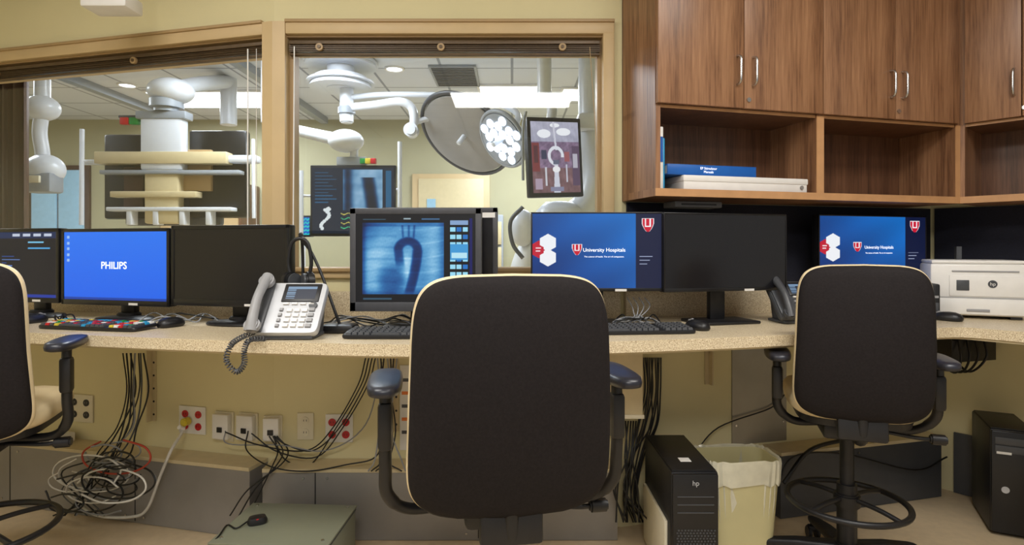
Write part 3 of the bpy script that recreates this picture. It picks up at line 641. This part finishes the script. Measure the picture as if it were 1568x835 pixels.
for i in range(5): bx(g,'printed_line_%d'%i,XX(615,2.56),XX(636,2.56),2.5625,2.564,Z(665-20*i,2.56),Z(660-20*i,2.56),M_orange if i%2 else M_dgrey)
t,_,_=hit('A',88,.07); g=wg('network_router','A'); bx(g,'case',t-.06,t+.06,-.115,-.03,.3005,.345,M_white,.006); bx(g,'label',t-.04,t+.01,-.1165,-.1145,.31,.335,M_grey)
for i in range(4): bx(g,'port_%d'%i,t+.016+.010*i,t+.023+.010*i,-.1165,-.1145,.312,.322,M_black)
# ------------------------------------------------------------------ cables
def cp(seg,px,py,v):
    t,X,Y=hit(seg,px,v); return (X,Y,Z(py,Y))
def fl(z): return max(z,.006)
def cables(name,paths):
    g=grp(name)
    for i,(P,r,m) in enumerate(paths): tube(g,'cable_%d'%i,[(x,y,fl(z)) for x,y,z in P],r,m,n=7,k=6)
    return g
L=[]
for i in range(9):
    a=190+i*4+random.uniform(-3,3)
    v=.10+.02*random.random()
    P=[cp('A',a,541,v),cp('A',a+random.uniform(-6,8),600,v+.02),cp('A',a-12+random.uniform(-10,8),655,.15),cp('A',a-30+random.uniform(-20,10),700,.17),cp('A',130+random.uniform(-40,40),740+random.uniform(-20,20),.2),cp('A',110+random.uniform(-30,60),790,.22)]
    L.append((P,random.choice([.0028,.0035,.004]),random.choice([M_cblk,M_cblk,M_cblk,M_cgry,M_dgrey])))
cables('hanging_cable_bundle',L)
L=[]
for i in range(20):
    cx,cy=random.uniform(95,190),random.uniform(690,775); r=random.uniform(18,50); a0=random.uniform(0,6.28); v=random.uniform(.17,.3)
    P=[cp('A',cx+r*1.2*math.cos(a0+k*.8),min(cy+r*.6*math.sin(a0+k*.8),800),v+.012*k*(1 if i%2 else -.6)) for k in range(8)]
    L.append((P,random.choice([.003,.0035,.004]),M_cred if i==6 else [M_cgry,M_cwht,M_cblk,M_cblk,M_cgry,M_cwht,M_cgry,M_cblk][i%8]))
cables('cable_tangle',L)
L=[([cp('A',x,y,.16) for x,y in [(283,640),(280,665),(262,690),(245,730),(225,780),(200,792),(150,790),(120,770),(105,740)]],.0065,M_cwht)]
L[0][0][0]=cp('A',285,640,.02); L[0][0][1]=cp('A',279,662,.05)
cables('power_cord',L)
g=wg('power_plug','A'); t,_,_=hit('A',287,.02); cyl(g,'plug_body',.018,.035,(t,-.03,Z(643,2.68)),M_yellow,rot=(R(90),0,0),bev=.004); cyl(g,'strain_relief',.009,.03,(t,-.055,Z(650,2.68)),M_white,rot=(R(60),0,0))
L=[]
for a,b,c,d in((570,420,690,668),(560,345,690,662),(575,385,700,664),(565,418,712,668)):
    P=[cp('B',a,548,.1),cp('B',a-12,590,.06),cp('B',a-50,655,.05),cp('B',a-90,c,.05),cp('B',(a-90+b)/2-10,c-8,.05),cp('B',b,d,.045)]
    L.append((P,.003,M_cblk))
for i in range(3): L.append(([cp('B',412+6*i,668,.045),cp('B',425+8*i,690,.06),cp('B',418+6*i,712,.14),cp('B',400-10*i,750,.16),cp('B',380-14*i,790,.17)],.003,M_cblk))
L.append(([cp('A',380,660,.045),cp('A',378,690,.07),cp('B',415,715,.14),cp('B',470,722,.14),cp('B',530,712,.12),cp('B',575,700,.1),cp('B',590,660,.06)],.003,M_cblk))
L.append(([cp('A',345,660,.045),cp('A',350,680,.06),cp('B',430,682,.05),cp('B',500,690,.05),cp('B',560,650,.05),cp('B',585,555,.08)],.0028,M_cgry))
cables('wall_cable_run',L)
L=[]
for i in range(7):
    a=578+i*5; L.append(([cp('B',a,548,.1),cp('B',a+random.uniform(-6,6),600,.09),cp('B',a+random.uniform(-9,9),660,.1),cp('B',a+random.uniform(-14,8),705,.14),cp('B',a+random.uniform(-20,20),722,.145)],.0032,M_cblk if i%3 else M_cgry))
cables('hanging_cable_bundle',L)
L=[]
for i in range(10):
    a=985+i*3; q=random.uniform(-8,8)
    L.append(([cp('C',a,548,.08),cp('C',a+q*.5,600,.06),cp('C',a-q*.5-6,650,.05),cp('C',a-25+q,700,.03+.01*random.random()),cp('C',a-35+q,760,.035),cp('C',a-20-q,800,.03)],.0035,M_cblk))
for i in range(8):
    a=950+i*4; L.append(([cp('B',a,645,.1),cp('B',a-4+random.uniform(-6,6),700,.17),cp('B',a-10+random.uniform(-14,14),750,.18),cp('B',a+random.uniform(-18,18),800,.18)],.0035,M_cblk))
cables('hanging_cable_bundle',L)
cables('wall_cable_run',[([cp('C',1060,700,.05),cp('C',1100,655,.03),cp('C',1180,625,.02),cp('C',1205,600,.02)],.003,M_cblk),([cp('C',1190,745,.16),cp('C',1215,700,.15),cp('C',1290,695,.14),cp('C',1400,720,.14),cp('C',1450,700,.14)],.004,M_cblk),([cp('C',1200,740,.16),cp('C',1240,690,.15),cp('C',1300,672,.14)],.009,M_cblk)])
L=[]
for (x0,x1,n) in ((215,345,4),(500,640,7),(940,1010,6),(80,110,3)):
    for i in range(n):
        Ya=2.42 if x0>400 else 2.48; Pp=[]
        for k in range(6):
            px=x0+(x1-x0)*k/5+random.uniform(-8,8); Yk=Ya-.02-random.uniform(0,.16)
            Pp.append((XX(px,Yk),Yk,CT+.005+ (random.uniform(.0,.03) if 0<k<5 else 0)))
        L.append((Pp,.003,random.choice([M_cblk,M_cblk,M_cgry])))
for i in range(4):
    x=960+i*9; L.append(([(XX(x,2.38),2.38,1.02),(XX(x+8,2.36),2.36,.985),(XX(x+14-8*i,2.34),2.34,.94),(XX(x+30-20*i,2.3),2.3,CT+.006)],.0022,M_cgry))
cables('desktop_cables',L)
# ------------------------------------------------------------------ procedure room beyond the glass
box(None,'wall_far',(10.2,.1,CEIL),(-1.9,7.05,CEIL/2),M_pwall)
box(None,'wall_procedure_left',(.1,4.2,CEIL),(-6.95,5.0,CEIL/2),M_pwall)
box(None,'wall_procedure_right',(.1,4.0,CEIL),(2.45,5.1,CEIL/2),M_pwall)
def ceil_panel(x,y,w,d,power,col=(.86,.93,1)):
    g=grp('ceiling_light_panel',(x,y,0)); bx(g,'frame',-w/2-.03,w/2+.03,-d/2-.03,d/2+.03,CEIL-.02,CEIL-.001,M_white,.003); bx(g,'diffuser',-w/2,w/2,-d/2,d/2,CEIL-.026,CEIL-.018,M_lamp)
    l=bpy.data.lights.new('panel_lamp','AREA'); l.shape='RECTANGLE'; l.size=w; l.size_y=d; l.energy=power; l.color=col
    o=bpy.data.objects.new('panel_lamp',l); o.location=(0,0,CEIL-.03); link(o,g)
for x,y,w,d in((-3.0,6.0,1.1,.6),(0,5.75,.6,.5),(.72,5.8,.45,.4),(-1.6,4.0,1.1,.55),(-4.6,4.6,1.1,.55)): ceil_panel(x,y,w,d,44)
for x,y in((-1.0,5.0),(-3.6,5.5),(-2.5,6.3)):
    g=grp('recessed_downlight',(x,y,0)); torus(g,'rim',.075,.012,(0,0,CEIL-.004),M_white); cyl(g,'lens',.065,.006,(0,0,CEIL-.005),M_lamp)
g=grp('ceiling_vent',(-.5,5.2,0)); bx(g,'frame',-.2,.2,-.3,.3,CEIL-.02,CEIL-.001,M_medg)
for i in range(12): bx(g,'louver_%d'%i,-.18,.18,-.27+.047*i,-.25+.047*i,CEIL-.026,CEIL-.02,M_dgrey)
g=grp('ceiling_rail'); 
for k,x in enumerate((-3.9,-2.2)): bx(g,'rail_%d'%k,x-.04,x+.04,3.3,6.9,CEIL-.07,CEIL-.001,M_medg)
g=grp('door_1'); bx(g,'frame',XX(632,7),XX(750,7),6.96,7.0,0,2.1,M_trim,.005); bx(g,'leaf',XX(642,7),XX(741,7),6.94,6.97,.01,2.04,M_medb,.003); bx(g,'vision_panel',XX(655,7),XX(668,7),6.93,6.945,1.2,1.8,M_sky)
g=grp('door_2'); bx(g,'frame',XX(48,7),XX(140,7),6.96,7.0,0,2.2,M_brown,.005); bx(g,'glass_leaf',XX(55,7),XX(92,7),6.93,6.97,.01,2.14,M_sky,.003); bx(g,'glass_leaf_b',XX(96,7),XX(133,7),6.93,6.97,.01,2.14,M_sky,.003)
g=grp('supply_cabinet'); bx(g,'body',-3.9,-3.0,6.5,6.99,0,1.95,M_woodin,.01); bx(g,'door_a',-3.88,-3.46,6.48,6.5,.05,1.9,M_trimd,.004); bx(g,'door_b',-3.44,-3.02,6.48,6.5,.05,1.9,M_trimd,.004)
g=grp('brown_privacy_curtain'); 
n=40
bm=bmesh.new(); Vv=[[bm.verts.new((XX(-30,3.7)+(XX(44,3.7)-XX(-30,3.7))*i/n,3.7+.03*math.sin(i*1.4),z)) for i in range(n+1)] for z in(.02,CEIL-.32)]
for i in range(n): bm.faces.new((Vv[0][i],Vv[0][i+1],Vv[1][i+1],Vv[1][i]))
fin(bm,g,'cloth',M_brown,ang=80); bx(g,'track',XX(-34,3.7),XX(46,3.7),3.68,3.72,CEIL-.33,CEIL-.30,M_medg); bx(g,'track_hanger',XX(10,3.7),XX(14,3.7),3.68,3.72,CEIL-.3,CEIL,M_medg)
Yk=4.5; g=grp('display_bank_boom')
def q(name,x0,x1,y0,y1,m,d0=0,d1=.06,bev=.006): return bx(g,name,XX(x0,Yk),XX(x1,Yk),Yk+d0,Yk+d1,Z(y1,Yk),Z(y0,Yk),m,bev)
q('display_back_left',150,262,203,335,M_bezel,.06,.14,.02); q('display_back_right',282,372,197,333,M_bezel,.06,.14,.02)
q('display_lower',180,330,290,345,M_bezelg,.08,.15,.02)
q('rear_cover_left',185,215,255,318,M_brown,.03,.07); q('rear_cover_right',262,320,228,292,M_trimd,.03,.07)
q('column',220,284,176,262,M_medw,-.05,.05,.02); q('column_lower',226,278,260,343,M_medb,-.045,.045,.015); q('column_cap',214,290,172,184,M_medg,-.06,.06,.01)
q('cross_bar_top',152,352,234,252,M_medb,-.06,.05); q('cross_bar_mid',160,372,262,268,M_medg,-.06,.03); q('cross_bar_low',176,306,294,303,M_medb,-.06,.04); q('cross_bar_bottom',170,360,318,324,M_medw,-.06,.04)
q('side_pod_right',350,396,238,250,M_medw,-.03,.06,.02); q('side_clip_left',126,155,245,252,M_medw,-.02,.04)
for i in range(4): q('foot_bracket_%d'%i,200+40*i,208+40*i,318,345,M_medw,-.055,.03)
tube(g,'handle_pole',[(XX(133,Yk),Yk-.05,Z(200,Yk)),(XX(132,Yk),Yk-.05,Z(345,Yk))],.016,M_medw,smooth=False); tube(g,'handle_pole_b',[(XX(392,Yk),Yk-.05,Z(215,Yk)),(XX(393,Yk),Yk-.05,Z(335,Yk))],.014,M_medw,smooth=False)
tube(g,'handle_pole_c',[(XX(152,Yk),Yk+.02,Z(248,Yk)),(XX(133,Yk),Yk-.05,Z(248,Yk))],.012,M_medw,smooth=False)
q('status_lamp_red',188,201,181,192,M_red,-.04,0); q('status_lamp_green',202,216,181,192,M_green,-.04,0); q('status_lamp_bar',186,218,178,182,M_dgrey,-.04,.0)
cyl(g,'swivel',.12,.12,(XX(255,Yk),Yk,Z(160,Yk)),M_medg,bev=.03); ell(g,'shoulder_cover',(.17,.15,.1),(XX(262,Yk),Yk,Z(140,Yk)),M_medw)
tube(g,'boom_arm',[(XX(262,Yk),Yk,Z(138,Yk)),(XX(310,Yk+.3),Yk+.3,Z(128,Yk+.3)),(XX(350,Yk+.8),Yk+.8,Z(125,Yk+.8))],.06,M_medw,k=14)
cyl(g,'boom_drop',.07,.42,(XX(350,Yk+.8),Yk+.8,CEIL-.21),M_medw); cyl(g,'swivel_post',.045,.2,(XX(255,Yk),Yk,Z(172,Yk)),M_medw)
g=grp('ceiling_mounted_injector'); Yk=4.2; x=XX(65,Yk)
cyl(g,'drop_tube',.05,CEIL-2.25,(x,Yk,(CEIL+2.25)/2),M_medw); ell(g,'joint_cover',(.11,.11,.09),(x,Yk,2.22),M_medw); tube(g,'arm',[(x,Yk,2.2),(x-.02,Yk,2.05),(x,Yk,1.9),(x,Yk,1.8)],.045,M_medw,k=14)
ell(g,'head_shell',(.13,.11,.11),(x+.02,Yk,1.78),M_medw); box(g,'head_panel',(.2,.14,.14),(x+.03,Yk-.03,1.68),M_medg,bev=.02); box(g,'control_buttons',(.08,.02,.05),(x+.03,Yk-.11,1.7),M_ivory,bev=.004)
# surgical lights
g=grp('surgical_light_boom'); Yk=4.8; hx_=XX(522,Yk)
cyl(g,'ceiling_plate',.3,.05,(hx_,Yk,CEIL-.026),M_medw,bev=.015); cyl(g,'hub_post',.11,.2,(hx_,Yk,CEIL-.13),M_medw); cyl(g,'hub_dome',.29,.09,(hx_,Yk,2.57),M_medw,bev=.04,r2=.25)
cyl(g,'spindle',.055,.32,(XX(531,Yk),Yk,2.40),M_medw,bev=.01); cyl(g,'spindle_collar',.07,.07,(XX(531,Yk),Yk,2.34),M_medg,bev=.01)
elx,elz=XX(630,4.6),Z(200,4.6)
tube(g,'arm_upper',[(XX(531,Yk),Yk,2.365),(XX(575,4.7),4.7,2.365),(XX(612,4.6),4.6,2.365),(XX(630,4.6),4.6,2.32),(XX(634,4.6),4.6,2.22),(elx,4.6,elz)],.034,M_medw,k=14)
cyl(g,'elbow',.055,.12,(elx,4.6,elz),M_medw,rot=(R(90),0,0),bev=.015)
def lamp(g,nm,c,rad,nrm,face,leds=False):
    e=bpy.data.objects.new(nm,None); e.parent=g; e.location=c; e.rotation_mode='QUATERNION'; e.rotation_quaternion=Vector(nrm).to_track_quat('Z','Y'); sc.collection.objects.link(e)
    cyl(e,'shell',rad*.96,.05,(0,0,.02),M_medg if not leds else M_medw,bev=.018,seg=48); torus(e,'rim',rad,.016,(0,0,0),M_dgrey if not leds else M_medg)
    cyl(e,'face',rad*.93,.008,(0,0,-.012),face,seg=48)
    if leds:
        for k in range(18):
            a=k*2.4; r=rad*.82*math.sqrt((k+.5)/18); cyl(e,'led_%d'%k,.034,.008,(r*math.cos(a),r*math.sin(a),-.019),M_led,seg=16)
    cyl(e,'sterile_handle',.02,.10,(0,0,-.06),M_medw,seg=16,bev=.006)
    cyl(e,'rear_hub',.06,.06,(0,0,.07),M_medw,bev=.01)
c1=(XX(712,4.6),4.6,Z(207,4.6)); lamp(g,'lamp_head_main',c1,.385,(.43,.56,.71),M_disc)
tube(g,'yoke',[(elx,4.6,elz),(XX(640,4.6),4.62,Z(185,4.6)),(XX(680,4.66),4.68,Z(180,4.66)),(c1[0]+.03,c1[1]+.04,c1[2]+.06)],.022,M_medw,k=10)
c2=(XX(770,4.3),4.3,Z(213,4.3)); lamp(g,'lamp_head_second',c2,.215,(.66,.56,.5),M_medg,True)
tube(g,'arm_second',[(XX(531,Yk),Yk,2.45),(XX(600,4.75),4.75,2.46),(XX(720,4.6),4.6,2.40),(XX(790,4.45),4.45,2.25),(c2[0]+.06,c2[1]+.05,c2[2]+.05)],.024,M_medw,k=12)
# left display on spring arm
g=grp('ceiling_arm_display'); Yk=4.3
def f_cath(U,V):
    C=np.zeros(U.shape+(3,))+np.array((8,24,44))
    I=rect(U,V,.38,.86,.36,.97); x=(U-.38)/.48
    b=.85+.1*wav(U,V,10,7)-.6*np.exp(-((x-.12)/.12)**2)-.7*np.exp(-((x-.85+.25*V)/.16)**4)*(V<.85); b=np.clip(b,.05,1)
    C=np.where(I[...,None],np.stack([30*b+170*b**3,100*b+120*b**2,150*b+90*b],-1),C)
    for i in range(10): put(C,rect(U,V,.04,.2+.1*((i*7)%3)/2,.92-.05*i,.93-.05*i),(30,90,130))
    for i in range(4): put(C,(np.abs(V-.3+.07*i-.012*np.sin(U*60))<.006)&(U>.35),(60,200,140) if i%2 else (210,200,90))
    for (cx,cy,w_) in [(.16+.05*math.sin(k*.55),.36-.028*k,.022) for k in range(11)]: put(C,np.hypot(U-cx,(V-cy)*.85)<w_,(226,234,236))
    put(C,np.hypot(U-.2,(V-.37)*.85)<.03,(226,234,236))
    put(C,rect(U,V,.9,.97,.4,.95),(20,90,130)); return C
q('display_housing',475,606,253,362,M_bezel); screen(g,'lit_screen',XX(603,Yk)-XX(478,Yk),Z(257,Yk)-Z(358,Yk),(XX(540.5,Yk),Yk-.003,Z(307.5,Yk)),f_cath,150,120)
tube(g,'side_handle',[(XX(613,Yk),Yk-.02,Z(218,Yk)),(XX(613,Yk),Yk-.02,Z(318,Yk))],.016,M_medw,smooth=False); tube(g,'side_handle_b',[(XX(463,Yk),Yk-.02,Z(262,Yk)),(XX(463,Yk),Yk-.02,Z(360,Yk))],.016,M_medw,smooth=False)
tube(g,'handle_link',[(XX(606,Yk),Yk+.02,Z(290,Yk)),(XX(613,Yk),Yk-.02,Z(290,Yk))],.01,M_medw,smooth=False); tube(g,'handle_link_b',[(XX(475,Yk),Yk+.02,Z(300,Yk)),(XX(463,Yk),Yk-.02,Z(300,Yk))],.01,M_medw,smooth=False)
ell(g,'joint_cover',(.13,.12,.085),(XX(528,Yk),Yk+.03,Z(215,Yk)),M_medw); cyl(g,'post',.03,.22,(XX(540,Yk),Yk+.04,Z(237,Yk)),M_medw); q('mount_bar',515,560,240,253,M_medg,0,.05); 
for k,(a,m_) in enumerate(((552,M_green),(560,M_yellow),(568,M_red))): q('button_%d'%k,a,a+8,243,251,m_,-.02,.02,.002)
tube(g,'spring_arm',[(XX(528,Yk),Yk+.04,Z(215,Yk)),(XX(490,Yk+.1),Yk+.1,Z(208,Yk+.1)),(XX(440,Yk+.2),Yk+.2,Z(196,Yk+.2)),(XX(410,Yk+.3),Yk+.3,Z(186,Yk+.3))],lambda t:.05-.015*t,M_medw,k=14)
cyl(g,'drop_tube',.05,CEIL-2.2,(XX(410,Yk+.3),Yk+.3,(CEIL+2.2)/2),M_medw)
g=grp('vital_signs_monitor'); Yk=4.9
q('housing',446,476,330,363,M_bezel,0,.08); screen(g,'lit_screen',XX(474,Yk)-XX(448,Yk),Z(333,Yk)-Z(360,Yk),(XX(461,Yk),Yk-.003,Z(346.5,Yk)),lambda U,V:np.stack([20+0*U,90+120*(np.sin(V*30+np.sin(U*30))>.3),200+0*U],-1),30,24)
tube(g,'pole',[(XX(461,Yk),Yk+.05,Z(363,Yk)),(XX(461,Yk),Yk+.05,.03)],.02,M_medw,smooth=False); cyl(g,'base',.25,.03,(XX(461,Yk),Yk+.05,.016),M_medg)
Yk=3.9; g=grp('ceiling_arm_display',(XX(851,Yk),Yk,0),R(22))
def f_or(U,V):
    n=wav(U,V,26,9); m_=wav(U,V,60,12)
    C=np.stack([126+30*n+20*m_,104+24*n+20*m_,132+26*n+20*m_],-1)
    top=V>.72; C[top]=np.stack([168+20*n,168+20*n,188+20*n],-1)[top]
    fl_=V<.35; C[fl_]=np.stack([112+24*n,82+20*n,88+20*n],-1)[fl_]
    put(C,rect(U,V,0,.16,.3,.7),(120,52,56)); put(C,rect(U,V,.04,.13,.42,.66),(80,40,50)); put(C,rect(U,V,.84,1,.1,.66),(84,64,92))
    put(C,rect(U,V,.20,.31,.47,.6),(50,56,84)); put(C,rect(U,V,.68,.79,.44,.58),(150,84,92)); put(C,rect(U,V,.86,.96,.35,.55),(180,176,190))
    for cx,cy,rx,ry in((.27,.83,.14,.06),(.68,.86,.15,.055),(.5,.95,.1,.03)): put(C,((U-cx)/rx)**2+((V-cy)/ry)**2<1,(240,242,248))
    put(C,(np.abs(U-.5+.1*(V-.7))<.02)&(V>.6),(206,206,220))
    r=np.hypot((U-.5)/.17,(V-.52)/.14); put(C,(r<1)&(r>.66)&((V>.5)|(U<.46)),(222,224,234))
    put(C,(np.abs(U-.5)<.04+.08*(.35-V))&(V<.4),(206,208,222)); put(C,((U-.5)/.08)**2+((V-.33)/.045)**2<1,(236,236,240)); put(C,rect(U,V,.44,.56,.40,.46),(90,96,120))
    put(C,rect(U,V,.36,.64,.02,.08),(130,130,158)); put(C,rect(U,V,.26,.3,.1,.36),(200,200,210)); put(C,rect(U,V,.7,.73,.15,.40),(196,196,210)); put(C,rect(U,V,.05,.2,.05,.2),(170,150,170)); return C
zt,zb=Z(180,Yk),Z(302,Yk); w_=.40
box(g,'housing',(w_,.06,zt-zb),(0,.03,(zt+zb)/2),M_bezel,rot=(0,R(-3),0),bev=.01); screen(g,'lit_screen',w_-.05,(zt-zb)-.06,(0,-.003,(zt+zb)/2),f_or,130,180,rot=(0,R(-3),0))
box(g,'mount_plate',(.12,.06,.12),(0,.08,(zt+zb)/2),M_medg,bev=.01); tube(g,'arm',[(0,.1,(zt+zb)/2),(.02,.14,zt-.05),(.05,.16,zt+.1),(.0,.18,zt+.25)],.035,M_medw,k=12); cyl(g,'drop_tube',.05,CEIL-zt-.2,(0,.18,(CEIL+zt+.2)/2),M_medw); tube(g,'side_handle',[(-.215,.0,zt+.02),(-.24,-.01,zt-.1),(-.24,-.01,zb+.1)],.01,M_medg)
# imaging C-arm
g=grp('c_arm_imaging_system'); Yk=4.2
a0=[(XX(905,Yk),Yk,2.05),(XX(912,Yk),Yk,1.75),(XX(895,Yk),Yk,1.52),(XX(850,Yk),Yk,1.38),(XX(812,Yk),Yk,1.18),(XX(800,Yk),Yk,.9),(XX(830,Yk),Yk,.6),(XX(900,Yk),Yk,.4)]
tube(g,'c_arc',a0,.1,M_medw,n=10,k=16)
loft(g,'detector_housing',[[(XX(855,Yk)+x*.17*s,Yk-.05+y*.16*s,z) for x,y in sup(36,3)] for s,z in((.5,1.26),(.9,1.28),(1,1.36),(.95,1.48),(.6,1.54),(.2,1.55))],M_medw,ang=60)
ell(g,'side_cover',(.09,.09,.13),(XX(800,Yk),Yk-.1,1.36),M_medw); box(g,'pedestal',(.5,.4,.5),(XX(900,Yk),Yk,.251),M_medw,bev=.05); tube(g,'cable_loop',[(XX(800,Yk),Yk-.2,1.5),(XX(782,Yk),Yk-.2,1.4),(XX(785,Yk),Yk-.2,1.25),(XX(800,Yk),Yk-.2,1.15)],.014,M_dgrey)
box(g,'upper_carriage',(.22,.3,.12),(XX(905,Yk),Yk,2.1),M_medw,bev=.03); cyl(g,'ceiling_column',.09,CEIL-2.12,(XX(905,Yk),Yk,(CEIL+2.12)/2),M_medw)
g=grp('patient_table'); bx(g,'top',-2.2,-.6,5.2,5.8,.95,1.02,M_medw,.03); bx(g,'pedestal',-1.2,-.8,5.35,5.65,0,.95,M_medg,.03)
g=grp('wall_rack'); bx(g,'frame',-.5,-.1,6.7,6.98,0,1.6,M_medg,.01); 
for i in range(5): bx(g,'drawer_%d'%i,-.48,-.12,6.68,6.7,.1+.29*i,.36+.29*i,M_medb,.004)
g=grp('white_ceiling_fixture'); Yk=2.4; bx(g,'stem',XX(150,Yk),XX(158,Yk),Yk+.05,Yk+.07,2.22,CEIL,M_white); bx(g,'housing',XX(121,Yk),XX(192,Yk),Yk,Yk+.12,Z(9,Yk),Z(-14,Yk),M_white,.01)  # white housing on a ceiling stem, kind of fixture unknown
# ------------------------------------------------------------------ light in the control room
for x,y,w,d,p in((-1.3,.9,1.1,.55,32),(1.2,.9,1.1,.55,32),(0,-.7,1.2,.6,36)): ceil_panel(x,y,w,d,p,(1,.95,.87))  # unseen panels added to light the room, the rear one for under the counter
wd=bpy.data.worlds.new('room_ambient'); sc.world=wd; wd.use_nodes=True
wd.node_tree.nodes['Background'].inputs[0].default_value=(1,.95,.88,1); wd.node_tree.nodes['Background'].inputs[1].default_value=.42
# ------------------------------------------------------------------ camera
cd=bpy.data.cameras.new('camera'); cd.sensor_width=36; cd.lens=36*FL/1568; cd.shift_y=-(417.5-HY)/1568; cd.clip_start=.05
co=bpy.data.objects.new('camera',cd); co.location=(0,0,EYE); co.rotation_euler=(R(90),0,0); sc.collection.objects.link(co); sc.camera=co
